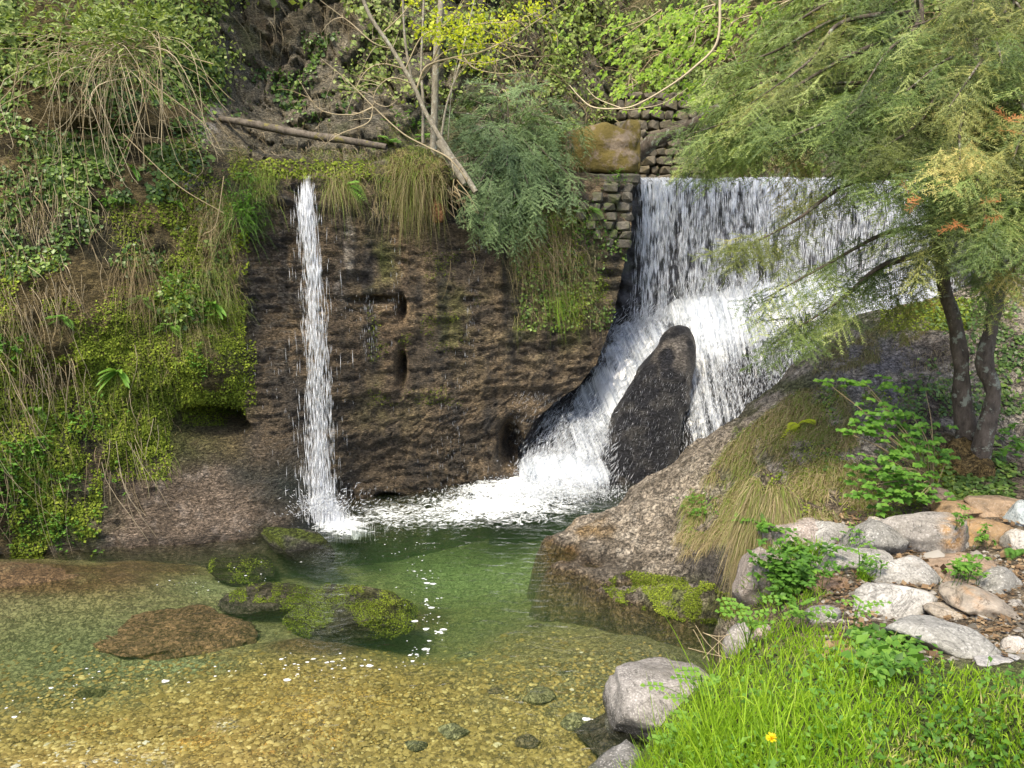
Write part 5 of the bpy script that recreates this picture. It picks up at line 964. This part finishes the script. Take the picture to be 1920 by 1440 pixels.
def ferny(x, y, n, ln, lab, kind='fern', mat='herb', only=None, fan=2.2, tone=.6, az=0.0, face=.7):
    h_ = hit(x, y, only); B = Batch(); p = h_[0] + h_[1] * .02; loc = p
    o = empty(kind, p, lab, 'fern')
    for k in range(n):
        a_ = az + (k / max(1, n - 1) - .5) * fan + rng.normal(0, .12); L_ = ln * rng.uniform(.75, 1.1); m_ = 15; t = np.linspace(0, 1, m_)[:, None]
        d = C3(math.sin(a_), -face, .75 * math.cos(a_)); d /= np.linalg.norm(d); pts = p + d * L_ * t + C3(0, -.02, -.55 * L_) * t ** 2; FB = Batch()
        if kind == 'fern':
            FB.tube(pts, np.linspace(.0025, .001, m_), 3, .3); tg = np.gradient(pts, axis=0); tg /= np.linalg.norm(tg, axis=1)[:, None]; u_ = np.cross(tg, (0, -.4, 1.0)); u_ /= np.linalg.norm(u_, axis=1)[:, None]
            for sg in (-1, 1):
                l_ = L_ * .22 * np.sin(np.clip(t[:, 0] * .93 + .10, 0, 1) * PI) ** .7; dd = u_ * sg + tg * .45; FB.put((LEAF4[0] * C3(.55, 1, 1), LEAF4[1]), pts, frames(dd, np.broadcast_to(C3(0, -.5, 1), dd.shape)) * np.stack([l_ * 1.0, l_, l_], 1)[:, None, :], np.clip(tone + .1 * rng.normal(size=m_), 0, 1))
        else:
            tg = np.gradient(pts, axis=0); u_ = np.cross(tg, (0, -.6, 1.0)); u_ /= np.linalg.norm(u_, axis=1)[:, None]; w_ = (.085 * L_ * np.sin(np.linspace(.25, PI, m_)) ** .5)[:, None]
            V = np.stack([pts - u_ * w_ + C3(0, 0, .008), pts, pts + u_ * w_ + C3(0, 0, .008)], 1).reshape(-1, 3); FB.raw(V, gridf(m_, 3), float(np.clip(tone + .12 * rng.normal(), 0, 1)))
        FB.build('frond', M[mat], o)
    return o
ferny(120, 600, 5, .2, 'lobed fern among the dry stems of the left bank', tone=.6, fan=3); ferny(318, 610, 6, .24, 'bright fern between the hart\'s tongue fern and the dark wall', tone=.8, fan=3); ferny(70, 770, 5, .22, 'fern low on the left bank above the leafy clump', tone=.7, fan=3)
ferny(222, 700, 11, .24, 'hart\'s tongue fern with long strap leaves on the mossy left bank', 'strap_fern', tone=.75, fan=4.2)
ferny(248, 318, 5, .18, 'small strap leaved fern under the dark ivy', 'strap_fern', tone=.6, fan=2.5, az=1.0); ferny(398, 575, 6, .26, 'strap leaved fern at the edge of the dark wall beside broad round leaves', 'strap_fern', tone=.7, fan=2.6, az=.6); ferny(330, 385, 4, .16, 'tiny strap fern on the brown earth of the left bank', 'strap_fern', tone=.7, az=.6)
ferny(650, 352, 4, .34, 'pale green fern hanging beside the thin fall', tone=.85, fan=2.0, az=1.3); ferny(730, 268, 6, .36, 'fern arching over the end of the fallen log', tone=.6, fan=2.6, az=-.5); ferny(795, 262, 5, .3, 'bright fern standing on the soil clump', tone=.7, fan=2.2)
ferny(1500, 800, 4, .34, 'yellowing fern on the dry grass of the right slope', mat='yellow', tone=.2, fan=2.8, az=-.3); ferny(270, 560, 5, .22, 'drooping lobed fern on the middle of the left bank', tone=.55, fan=3); ferny(1105, 395, 5, .2, 'small fern on the masonry corner', tone=.5, fan=3.2); ferny(1900, 1040, 6, .2, 'dark green fern between stones at the right edge', tone=.35, fan=3); ferny(465, 330, 5, .2, 'bright fern rising above the dense grass tuft', tone=.8, fan=2.5)
def herb(x, y, sx, sy, n, size, lab, mat='herb', h=.12, only=None, name='herb_clump', cat='plant', T=LEAF4, tone=.55, grp=None, stem=True):
    LFs, SB = Batch(), Batch(); ok = 0; base = None; pts = []
    for _ in range(n * 3):
        q = hit(rng.normal(x, sx), rng.normal(y, sy), only)
        if q: pts.append(q[0]); ok += 1
        if ok >= n: break
    pts = np.array(pts); m = np.median(pts, 0); pts = pts[np.linalg.norm(pts - m, axis=1) < .6]; o = empty(name, m, lab, cat, grp)
    for p in pts:
        hh = h * rng.uniform(.4, 1.2); tip = p + C3(rng.normal(0, .3) * hh, -hh * rng.uniform(.1, .7), hh)
        if stem: SB.tube(np.array([p - C3(0, 0, .01), (p + tip) / 2 + .01 * rdir(1)[0], tip]), np.array([.002, .0016, .001]), 3, .4)
        k = 5; d = rdir(k) * C3(1, 1, .35) + C3(0, -.2, .0); LFs.put(T, tip + .01 * rdir(k) * 1, frames(d, np.broadcast_to(C3(0, -.35, 1), (k, 3)) + .2 * rdir(k)) * (size * rng.uniform(.6, 1.2, k))[:, None, None], np.clip(tone + .2 * rng.normal(size=k), 0, 1))
    SB.build('stems', M['herb'], o, kind='stuff'); LFs.build('leaves', M[mat], o, kind='stuff'); return o
for a_ in [(385,600,26,14,46,.045,'broad round leaved herbs at the edge of the dark wall'),(335,545,26,18,60,.035,'bright fine leaved herbs above the strap fern of the wall edge'),(375,690,12,14,34,.03,'small round pennywort leaves above the dark hollow'),(455,390,26,24,80,.035,'bright green herbs on the ledge left of the thin fall'),
  (20,665,16,16,22,.06,'light green leafy sprig alone at the left edge'),(65,860,22,16,60,.05,'bright leafy clump low on the left bank'),(20,920,24,34,90,.05,'fresh green leafy clump in the lower left corner of the bank'),(130,915,40,18,60,.035,'low herbs on the mossy foot of the left bank'),(90,1000,50,22,130,.03,'pale green cress at the left water edge'),(160,800,40,18,50,.04,'scattered green herbs below the hart\'s tongue fern'),
  (195,388,12,10,18,.04,'small bright herb among the dry stems'),(750,360,16,8,60,.03,'bright clover like leaves under the soil clump'),(960,400,32,18,110,.045,'bright green leafy plants under the conifer bush'),(1085,410,18,12,50,.035,'leafy herb on the left side of the masonry corner'),(1105,445,14,16,40,.035,'herb rooted low in the masonry corner'),(1065,440,12,8,20,.035,'little herb left of the masonry corner'),(1160,345,18,8,40,.03,'green leaves over the top of the masonry corner'),(1025,530,12,30,40,.03,'small leaves climbing down the wall below the grass fringe'),
  (770,240,18,10,46,.05,'leafy green plant on top of the soil clump'),(1410,1000,20,8,26,.075,'broad leaved plant left of the pinkish boulder'),(1262,1075,70,14,0,.03,''),(1310,960,24,12,40,.03,'light green herb on the edge of the big slope rock'),(1480,705,16,10,0,.03,''),
  (1805,1085,16,12,44,.04,'round green plant between the brown boulder and the grey stone'),(1840,1022,9,5,14,.035,'tiny green plant beside the small pointed stone'),(1795,985,9,6,12,.035,'tiny sprout by the lichen patch'),(1900,855,18,24,26,.07,'young leaves at the right edge under the yews'),(1600,1020,12,5,12,.03,'tiny sprout between light and dark stones'),(1625,1075,18,8,30,.03,'small leaves on the stone gap right of the nettles')]:
    if a_[4]: herb(*a_)
tuft(1622, 1086, 6, 3, 220, .15, 'low tuft of grass between the boulders', 'grass', .7, .1, 1, only={'bank'}, rs=(.0, .7)); tuft(1665, 970, 30, 8, 200, .12, 'short grass behind the speckled boulder', 'grass', .8, .1, 1, only={'bank'}, rs=(.0, .6))
tuft(1500, 1040, 20, 9, 500, .20, 'upright green grass above the nettle clump', 'grass', .6, .1, 1, only=None, rs=(.0, .5), wd=.003); tuft(1470, 1120, 40, 16, 500, .16, 'green grass at the foot of the nettles', 'grass', .7, .1, 1, only=None, rs=(0, .5), wd=.003)
herb(1475, 1090, 28, 26, 170, .05, 'thick clump of fresh green nettles by the water side boulder', h=.16, name='nettle_clump', tone=.35)

# ------------------------------------------------------------------ leafy shrub on the right slope
M['grit'] = leaf_mat('grit', [(0, (.08, .07, .055)), (1, (.3, .28, .25))], 0, .9, .2)
sh = empty('leafy_shrub', P(1700, 940, 6.2), 'fresh green leafy shrub spreading over the right slope above the boulders', 'shrub'); LFs = Batch(); tipz = []
for x, y, s1, s2, n, Yo in [(1600,715,34,5,26,6.5),(1680,725,26,8,18,6.5),(1650,770,26,14,40,6.3),(1680,800,36,16,60,6.2),(1630,800,24,14,40,6.2),(1700,850,30,14,50,6.1),(1740,830,24,12,26,6.2),(1650,870,30,12,46,6.0),(1690,900,36,16,80,5.95),(1650,930,26,14,50,5.9),(1730,925,24,12,40,6.0),(1760,860,24,14,16,6.2),(1600,900,10,10,8,6.0)]:
    for _ in range(int(n * .62)): tipz.append((rng.normal(x, s1), rng.normal(y, s2), Yo + rng.normal(0, .08)))
root = [P(1745, 945, 6.25), P(1700, 965, 6.1), P(1780, 900, 6.4)]; BR = Batch()
for k, (x, y, Yo) in enumerate(tipz):
    p = P(x, y, Yo); m_ = 5; d = np.stack([np.cos(np.arange(m_) / m_ * 2 * PI + k), np.sin(np.arange(m_) / m_ * 2 * PI + k) * .8 - .2, -.25 * np.ones(m_)], 1) + .2 * rdir(m_); LFs.put(LEAF4, np.repeat(p[None], m_, 0), frames(d, np.broadcast_to(C3(0, -.6, 1), d.shape) + .25 * rdir(m_)) * (.054 * rng.uniform(.6, 1.15, m_))[:, None, None] * C3(1.35, 1, 1), np.clip(.5 + .2 * rng.normal(size=m_), 0, 1))
    if k % 6 == 0: r_ = root[k % 3]; pp = smooth_path([r_, (r_ + p) / 2 + C3(0, -.05, .12), p], 6); BR.tube(pp, np.linspace(.006, .002, len(pp)), 4, .5)
BR.build('stems', M['twig'], sh, kind='stuff'); LFs.build('leaves', M['herb'], sh, kind='stuff')

# ------------------------------------------------------------------ arching shrub at upper left
ts = empty('arching_shrub', P(230, 90, 8.6), 'tangled shrub at upper left, bare pale stems arching down under a leafy top', 'shrub'); B = Batch()
for k in range(105):
    a_ = P(rng.normal(235, 38), rng.normal(85, 22), rng.uniform(8.4, 8.8)); ex = rng.normal(210, 110); ey = rng.uniform(190, 345) - abs(ex - 210) * .25; e = P(ex, ey, rng.uniform(8.0, 8.7)); mid = (a_ + e) / 2 + C3(rng.normal(0, .15) + (e[0] - a_[0]) * .25, -rng.uniform(.05, .3), rng.uniform(.0, .35)); pp = smooth_path([a_, mid, e, e + C3(rng.normal(0, .12), 0, -rng.uniform(0, .2))], 5)
    B.tube(pp, np.linspace(rng.uniform(.0025, .0055), .0015, len(pp)), 4, rng.uniform(.35, 1))
for pts in [[(130,10),(110,90),(112,200),(118,330),(135,375),(180,400)], [(400,120),(310,95),(270,90)], [(275,150),(380,230),(420,290)], [(230,250),(330,345),(420,400)], [(0,190),(60,130),(140,100)], [(120,140),(60,170),(0,200),(-60,260)], [(420,330),(405,420),(380,440)]]:
    pp = smooth_path([P(x, y, 8.2) for x, y in pts], 6); B.tube(pp, np.linspace(.0055, .003, len(pp)), 4, .6)
B.build('stems', M['twig'], ts, kind='stuff'); LFs = Batch()
for x, y, s1, s2, n in [(200,30,60,26,600),(250,60,40,20,420),(100,60,60,24,260),(90,125,28,14,260),(310,40,40,24,200),(200,95,50,14,200),(40,40,50,30,200),(330,90,40,20,160)]:
    q = P(rng.normal(x, s1, n), rng.normal(y, s2, n), rng.uniform(8.1, 8.9, n)); LFs.put((NARROW[0] * C3(1.5, 1, 1), NARROW[1]), q, frames(rdir(n) * C3(1, .6, .6) + C3(0, 0, .35), rdir(n) + C3(0, -.5, 1)) * rng.uniform(.05, .11, n)[:, None, None], np.clip(rng.normal(.5, .25, n), 0, 1))
LFs.build('leaves', M['willow'], ts, kind='stuff')

# ------------------------------------------------------------------ cover that nobody could count
def cover(name, specs, mat, lab, only=None, **kw):
    B = Batch()
    for sp in specs:
        poly, n, size = sp[:3]; ex = sp[3] if len(sp) > 3 else {}; L_, N_, Q = sample(poly, n, only, ex.get('clump'), ex.get('seed', 0)); a_ = {k: v for k, v in ex.items() if k not in ('clump', 'seed')}; a_.update(kw); leaf_cover(B, L_, N_, size, **a_)
    return B.build(name, M[mat], kind='stuff', label=lab, category='ground cover')
R_ = lambda x0, y0, x1, y1: [(x0, y0), (x1, y0), (x1, y1), (x0, y1)]
cover('ivy', [(R_(-200, 170, 430, 620), 9000, .038, dict(clump=(70, .05))), (R_(90, 270, 330, 380), 2200, .045, dict(clump=(60, -.3))), (R_(-100, 0, 420, 200), 3500, .05, dict(clump=(60, -.1), rsh=.12)), (R_(430, 60, 660, 230), 900, .05, dict(clump=(50, .2), rsh=-.15)), (R_(280, 100, 420, 190), 1500, .045, dict(clump=(50, -.4))), (R_(960, 400, 1180, 620), 2400, .035, dict(clump=(50, .0), rsh=.1))],
      'ivy', 'dark ivy leaves covering the left bank and patches of the walls', {'cliff'})
cover('ivy', [(R_(1690, 500, 2050, 780), 4200, .035, dict(clump=(60, -.3))), (R_(1770, 870, 1900, 950), 900, .045, dict(clump=(60, -.6))), (R_(1540, 700, 1760, 900), 700, .035, dict(clump=(50, 0))), (R_(1850, 780, 2000, 950), 500, .05, dict(clump=(50, 0)))], 'ivy', 'small ivy leaves on the shaded rock behind the yew trunks', {'bank'})
cover('moss', [([(80, 560), (450, 540), (450, 780), (330, 770), (300, 850), (150, 900), (60, 800)], 23000, .0155, dict(clump=(55, -.25))), (R_(-60, 700, 320, 900), 9500, .021, dict(clump=(60, -.5), rsh=.1)), (R_(-100, 380, 460, 700), 10000, .020, dict(clump=(50, .0), rsh=.05)), (R_(300, 250, 470, 560), 2500, .026, dict(clump=(50, .0))), (R_(20, 880, 190, 1050), 4500, .02, dict(clump=(50, -.3), rsh=.1)), (R_(340, 560, 460, 800), 6000, .018, dict(clump=(40, -.1), rsh=.15)), (R_(960, 420, 1150, 620), 3000, .018, dict(clump=(40, .1))), (R_(430, 300, 700, 335), 1500, .03, {}), (R_(690, 470, 900, 760), 1500, .012, dict(clump=(50, .35), rsh=-.2)), (R_(430,640,480,760), 900, .018, {})],
      'moss', 'moss and liverwort cushions on the wet left bank and wall', {'cliff'}, out=.02, spread=.9)
cover('moss', [(R_(510, 1085, 790, 1195), 11000, .0085, dict(clump=(46, -.02), rsh=.1)), (R_(430, 1080, 620, 1130), 3000, .009, dict(clump=(30, -.0), rsh=.1)), (R_(390, 1030, 520, 1080), 700, .012, dict(clump=(30, .1)))], 'moss', 'yellow green moss on the rock island in the pool', {'rock_island', 'rock_island.001', 'ledge_rock'}, out=.012, spread=.9)
cover('moss', [([(1120, 1095), (1180, 1070), (1300, 1085), (1400, 1110), (1400, 1175), (1280, 1165), (1160, 1130)], 9000, .010, dict(clump=(26, -.02), rsh=-.05)), (R_(1650, 560, 1820, 620), 2500, .022, dict(rsh=.25)), (R_(1380, 720, 1700, 960), 1800, .02, dict(clump=(50, .1))), (R_(1700, 840, 1830, 960), 1500, .02, dict(clump=(40, 0)))], 'moss', 'green moss patches on the rocks of the right bank', {'bank'}, out=.015, spread=.9)
cover('hanging_leaves', [(R_(1180, 40, 1340, 260), 1500, .05, dict(clump=(40, -.1), rsh=.2)), (R_(640, -50, 1100, 200), 3500, .05, dict(clump=(50, -.2), rsh=.25)), (R_(1010, 0, 1420, 300), 8200, .065, dict(clump=(70, -.15))), (R_(640, 0, 1050, 180), 1500, .06, dict(clump=(60, .1))), (R_(1190, 130, 1420, 335), 2200, .06, dict(clump=(60, -.2))), (R_(1400, -200, 2300, 330), 5200, .09, dict(clump=(90, -.3))), (R_(300, -300, 1400, 0), 3500, .08, dict(clump=(90, -.1))), (R_(-100, -100, 430, 170), 3500, .045, dict(clump=(60, -.1)))], 'willow', 'leafy undergrowth covering the far hillside', {'cliff', 'hillside'}, out=.35, rsh=.15)
B = Batch(); L_, N_, Q = sample(R_(930, -100, 1420, 270), 560, {'cliff', 'hillside'}, (80, -.3))
for p, nn in zip(L_, N_):
    e = p + nn * rng.uniform(.1, .5) + C3(rng.normal(0, .35), 0, rng.normal(-.15, .35)); B.tube(smooth_path([p, (p + e) / 2 + C3(rng.normal(0, .12), -.15, .15), e], 4), np.linspace(.009, .003, 9), 3, rng.uniform(0, .8))
L_, N_, Q = sample(R_(1400, -200, 2100, 330), 500, {'cliff', 'hillside'})
for p, nn in zip(L_, N_):
    e = p + nn * rng.uniform(.1, .6) + C3(rng.normal(0, .6), 0, rng.normal(.1, .4)); B.tube(smooth_path([p, (p + e) / 2 + C3(rng.normal(0, .12), -.15, .15), e], 4), np.linspace(.014, .004, 9), 3, rng.uniform(0, .7))
B.build('brushwood', M['twig'], kind='stuff', label='tangle of dead brown brushwood on the hillside', category='brushwood')
B = Batch(); L_, N_, Q = sample(R_(-150, 300, 290, 900), 330, {'cliff'}, (70, -.3))
for p, nn in zip(L_, N_): hanging(B, p, nn, rng.uniform(.25, 1.1), rng.uniform(.002, .0055), rng.uniform(.3, .9))
for x, y, s1, n, l in [(60, 420, 50, 60, .8), (30, 560, 40, 40, .7), (120, 540, 30, 30, .6), (90, 680, 30, 30, .5), (500, 240, 50, 30, .35), (560, 280, 60, 60, .22), (1010, 460, 50, 60, .4), (480, 30, 60, 30, .6), (640, 20, 30, 25, .7), (700, 390, 12, 20, .2)]:
    for _ in range(n):
        h_ = hit(rng.normal(x, s1), rng.normal(y, s1 * .5), {'cliff'})
        if h_: hanging(B, h_[0], h_[1], l * rng.uniform(.4, 1.3), rng.uniform(.0015, .0045), rng.uniform(.3, .9))
B.build('dry_stems', M['twig'], kind='stuff', label='dry vine stems hanging down the left bank', category='vines')
B = Batch()
for poly, n, ln, rsx in [(R_(-100, 250, 440, 640), 2600, .14, (0, .7)), (R_(-100, 640, 330, 900), 1500, .12, (.2, .9)), (R_(430, 275, 760, 330), 1300, .16, (.1, .9)), (R_(960, 400, 1130, 600), 1100, .16, (0, .8))]:
    L_, N_, Q = sample(poly, n, {'cliff'}, (60, -.1)); m = len(L_); blades(B, L_, N_ * .5 + C3(0, 0, .1) + .4 * rdir(m), ln * rng.uniform(.4, 1.3, m), np.full(m, .002), rng.uniform(.8, 2, m), rng.uniform(rsx[0], rsx[1], m))
B.build('bank_grass', M['mixgrass'], kind='stuff', label='thin dry grass scattered over the left bank and wall ledges', category='grass')
B = Batch()
for poly, n, ln, rsx, W_ in [([(1370, 830), (1480, 740), (1570, 700), (1600, 780), (1640, 960), (1480, 980), (1300, 1000), (1290, 950)], 15000, .30, (0, .8), .0030), ([(1280, 920), (1420, 860), (1480, 960), (1400, 1020), (1290, 1010)], 3600, .24, (.1, .95), .0028), (R_(1490, 730, 1560, 830), 900, .2, (.5, 1), .0024), ([(1560, 640), (1680, 600), (1740, 620), (1640, 680), (1520, 700)], 2200, .18, (0, .7), .0022), (R_(1600, 880, 1760, 960), 900, .15, (0, .8), .0022), ([(1270, 1000), (1420, 950), (1440, 1040), (1290, 1040)], 2600, .30, (0, .5), .0024), (R_(1690, 640, 1800, 840), 500, .15, (0, .4), .002), (R_(1380, 800, 1420, 880), 300, .14, (.6, 1), .0024)]:
    L_, N_, Q = sample(poly, n, {'bank'}, (34, -.25)); m = len(L_); blades(B, L_, N_ * .12 + C3(-.22, -.45, .30) + .42 * rdir(m), .78 * ln * rng.uniform(.4, 1.35, m), np.full(m, W_), rng.uniform(1.0, 2.2, m), rng.uniform(rsx[0], rsx[1], m))
B.build('slope_grass', M['mixgrass'], kind='stuff', label='long dry grass hanging over the right slope', category='grass')
# lawn in front
B = Batch(); EDGE = [(1180, 1470), (1205, 1420), (1275, 1350), (1330, 1270), (1370, 1225), (1410, 1165), (1500, 1180), (1600, 1185), (1680, 1225), (1760, 1245), (1850, 1258), (1960, 1300), (2300, 1320), (2400, 1900), (1000, 1900), (1120, 1500)]
L_, N_, Q = sample(EDGE, 30000, {'bank'}); m = len(L_); tall = np.clip(1.15 - (Q[:, 0] - 1250) / 560 + .35 * vn(np.c_[Q / 60, Q[:, :1] * 0], 7), .28, 1.2); drynss = sstep(.1, .5, vn(np.c_[Q / 110, Q[:, :1] * 0], 9) + (Q[:, 0] - 1600) / 420 + (Q[:, 1] - 1300) / 500)
rv = np.clip(rng.beta(2, 3, m) + .5 * drynss * (rng.random(m) < .55) + .1 * (Q[:, 1] < 1260), 0, 1)
blades(B, L_, C3(0, 0, 1) + .42 * rdir(m), .19 * tall * rng.lognormal(0, .3, m), rng.uniform(.0016, .0034, m), rng.uniform(.1, .9, m), rv, seg=4)
B.build('lawn_grass', M['grass'], kind='stuff', label='lush bright green grass on the bank in front', category='grass')
B = Batch(); L_, N_, Q = sample(EDGE, 5200, {'bank'}, (50, -.2)); m = len(L_); leaf_cover(B, L_ + C3(0, 0, .05) * rng.random(m)[:, None] * 1.6, np.tile(C3(0, 0, 1), (m, 1)), .024, LEAF4, hang=0, rsh=.15); L_, N_, Q = sample(R_(1600, 1200, 1720, 1290), 500, {'bank'}); leaf_cover(B, L_ + C3(0, 0, .06), np.tile(C3(0, 0, 1), (len(L_), 1)), .04, LEAF4, hang=0)
B.build('clover', M['herb'], kind='stuff', label='clover and small herbs growing between the grass blades in front', category='ground cover')
B = Batch(); L_, N_, Q = sample(R_(1540, 960, 1930, 1240), 2200, {'bank'}, (30, -.2)); leaf_cover(B, L_, N_, .03, LEAF2, hang=0, out=.02)
L_, N_, Q = sample(R_(1700, 1080, 1930, 1230), 160, {'bank'})
for p in L_: d = rdir(1)[0] * C3(1, 1, .15); B.tube(np.array([p + C3(0, 0, .01), p + d * .05 + C3(0, 0, .02), p + d * .1 + C3(0, 0, .01)]), .002, 3, rng.random())
B.build('leaf_litter', M['deadleaf'], kind='stuff', label='dead leaves and twigs on the dirt between the boulders', category='leaf litter')
B = Batch(); L_, N_, Q = sample(R_(1540, 980, 1930, 1240), 700, {'bank'}); m = len(L_); s_ = rng.lognormal(0, .5, m) * .016; B.put((pv, pf), L_, frames(rdir(m) * C3(1, 1, .1), (0, 0, 1.0)) * (s_[:, None] * C3(1, .8, .6))[:, None, :], rng.random(m)); B.build('small_stones', M['grit'], smooth=True, kind='stuff', label='small loose stones on the dirt between the boulders', category='pebbles')

# bright young leaves on the hillside and at the top
for k, (x, y, s1, s2, n, lab) in enumerate([(1150,60,60,26,90,'bright leafy branch high on the hillside left of the hanging branch'),(1190,150,40,30,70,'yellow green leaves drooping over the rubble wall'),(1260,90,30,26,60,'fresh green leaves right of the rubble wall'),(1290,40,34,20,90,'vivid green leaves beside the top of the hanging branch'),(1330,110,26,10,40,'palmate young leaves crossing the hanging branch'),(1380,60,30,22,70,'dense green leaves at the top left of the yew'),(1250,130,24,10,40,'light leaf cluster just above the abutment'),(1170,170,10,14,20,'small yellow green leaf spray above the concrete block'),(1300,180,30,18,50,'green leaves between the rubble wall and the yew'),(1420,20,40,12,60,'bright leaf fan at the top edge left of the yew')]):
    t = empty('leafy_branch', P(x, y, 11.5), lab, 'branch'); B = Batch(); q = P(rng.normal(x, s1, n), rng.normal(y, s2, n), rng.uniform(11, 12.5, n)); q = q[:int(n * .85)]; n = len(q); m = n * 5; q = np.repeat(q, 5, 0); d = np.tile(np.stack([np.cos(np.arange(5) * 1.0 - .9 + PI * 1.2), 0 * np.arange(5) - .3, np.sin(np.arange(5) * 1.0 - 1.2 - PI / 3)], 1), (n, 1)) + .25 * rdir(m)
    B.put(LEAF4, q, frames(d, rdir(m) * .4 + C3(0, -.7, .7)) * rng.uniform(.045, .085, m)[:, None, None], np.clip(rng.normal(.5, .25, m), 0, 1)); B.build('leaves', M['spring'], t, kind='stuff'); B = Batch()
    for j in range(6): a_ = P(x + s1 * 1.5, y - s2 * 1.6, 12); e = q[rng.integers(0, m)]; B.tube(smooth_path([a_, (a_ + e) / 2 + .15 * rdir(1)[0], e], 5), np.linspace(.012, .004, 11), 4, rng.uniform(.3, .9))
    B.build('stems', M['twig'], t, kind='stuff')

# young rose leaves and flowers in the grass
def rose(x, y, Yy, n, lab, sx=20, sy=8, size=.032, tone=.8):
    o = empty('rose_seedling', P(x, y + 40, Yy), lab, 'plant'); SB, LB = Batch(), Batch(); b0 = P(x + rng.uniform(-8, 8), y + 60, Yy + .05)
    for k in range(n):
        p = P(x + rng.normal(0, sx), y + rng.normal(0, sy), Yy + rng.normal(0, .05)); dd = C3(rng.normal(), -.3, .25); dd /= np.linalg.norm(dd); SB.tube(smooth_path([b0, (b0 + p) / 2 + C3(0, 0, .03), p, p + dd * .1], 5), .0016, 3, .6)
        for j in range(4):
            q = p + dd * .03 * j; sd_ = np.cross(dd, (0, -.4, 1.0)); sd_ /= np.linalg.norm(sd_)
            ds = np.array([sd_ + dd * .4, -sd_ + dd * .4]) if j < 3 else dd[None] + 0.0; LB.put((LEAF4[0] * C3(1.4, 1, 1), LEAF4[1]), np.repeat(q[None], len(ds), 0), frames(ds, np.broadcast_to(C3(0, -.5, 1), ds.shape)) * size, np.clip(tone + .1 * rng.normal(size=len(ds)), 0, 1))
    SB.build('stems', M['herb'], o, kind='stuff'); LB.build('leaves', M['herb'], o, kind='stuff')
rose(1400, 1150, 3.9, 9, 'young rose leaves over the water side end of the grass', 26, 12); rose(1310, 1135, 3.95, 0, '') if False else None
rose(1505, 1150, 3.9, 7, 'pale oval rose leaves below the nettle clump', 26, 10); rose(1605, 1135, 3.7, 5, 'tall rose shoot in front of the whitest boulder', 8, 14, .026); rose(1320, 1290, 3.5, 9, 'yellow green rose shoots against the big rounded boulder', 30, 24, .03, .9); rose(1270, 1370, 3.2, 9, 'leafy rose shoots at the lower left end of the grass', 26, 24, .03, .85); rose(1610, 1025, 3.9, 2, 'single shoot rising before the stone bank', 4, 6, .022, .8)
M['petal'] = leaf_mat('dandelion_petal', [(0, (.75, .5, .01)), (1, (.85, .65, .02))], .3)
dz = empty('dandelion', hit(1446, 1420, {'bank'})[0], 'single yellow dandelion flower in the grass', 'flower'); _g = hit(1446, 1384, {'bank'})[0]; dc = P(1446, 1384, _g[1] - .30)
B = Batch(); B.tube(np.array([dc - C3(-.02, 0, .26), dc - C3(.005, 0, .12), dc]), .002, 5, .8); B.build('stem', M['herb'], dz)
n = 60; a_ = rng.random(n) * 2 * PI; el = rng.uniform(-.1, 1.2, n); d = np.stack([np.cos(a_) * np.cos(el), np.sin(a_) * np.cos(el), np.sin(el)], 1); B = Batch(); B.put((NARROW[0] * C3(1.6, 1, 1), NARROW[1]), np.repeat(dc[None], n, 0), frames(d, np.broadcast_to(C3(.1, -.3, 1), d.shape)) * .019, rng.random(n)); B.build('petals', M['petal'], dz, kind='stuff')
B = Batch(); n = 9; a_ = np.arange(n) * .7; B.put((LEAF4[0] * C3(.9, 1, 1), LEAF4[1]), np.repeat((dc - C3(-.02, 0, .22))[None], n, 0), frames(np.stack([np.cos(a_) * .8, np.sin(a_) * .6, .8 + 0 * a_], 1), np.broadcast_to(C3(0, -.5, 1), (n, 3))) * .12, np.full(n, .7)); B.build('leaves', M['herb'], dz, kind='stuff')
# a few dead orange sprays among the yew needles
for k, (x, y, Yy, lab) in enumerate([(1705, 375, 5.3, 'dead orange needle spray in front of the right part of the waterfall'), (1790, 415, 5.1, 'dead orange spray between the two yew trunks, highest of its pair'), (1870, 395, 5.1, 'largest dead orange spray near the right edge'), (1890, 235, 5.2, 'orange needle spray at upper right')]):
    t = empty('dead_spray', P(x, y, Yy), lab, 'twig', 'dead orange sprays in the yew'); B = Batch(); q = np.repeat(P(x, y, Yy)[None], 3, 0) + .03 * rng.normal(size=(3, 3)); B.put(BUSHB[0], q, frames(rdir(3) * C3(1, .3, .4), C3(0, -.6, .8) + 0 * q) * .28, rng.random(3)); B.build('needles', M['orange'], t, kind='stuff')
# dry stalks leaning over the water between the boulders
t = empty('dry_stalks', P(1340, 1225, 4.4), 'thin dry stalks leaning over the water behind the big rounded boulder', 'dead stems'); B = Batch()
for a_, b_ in [((1362,1240),(1304,1172)),((1362,1215),(1318,1186)),((1368,1190),(1322,1188)),((1318,1235),(1365,1188)),((1350,1240),(1348,1190)),((1330,1240),(1300,1180)),((1375,1235),(1290,1215))]:
    s_, e = P(*a_, 4.35), P(*b_, 4.45); B.tube(smooth_path([s_, (s_ + e) / 2 + .02 * rdir(1)[0], e], 4), .0022, 4, .7)
B.build('stalks', M['twig'], t, kind='stuff')
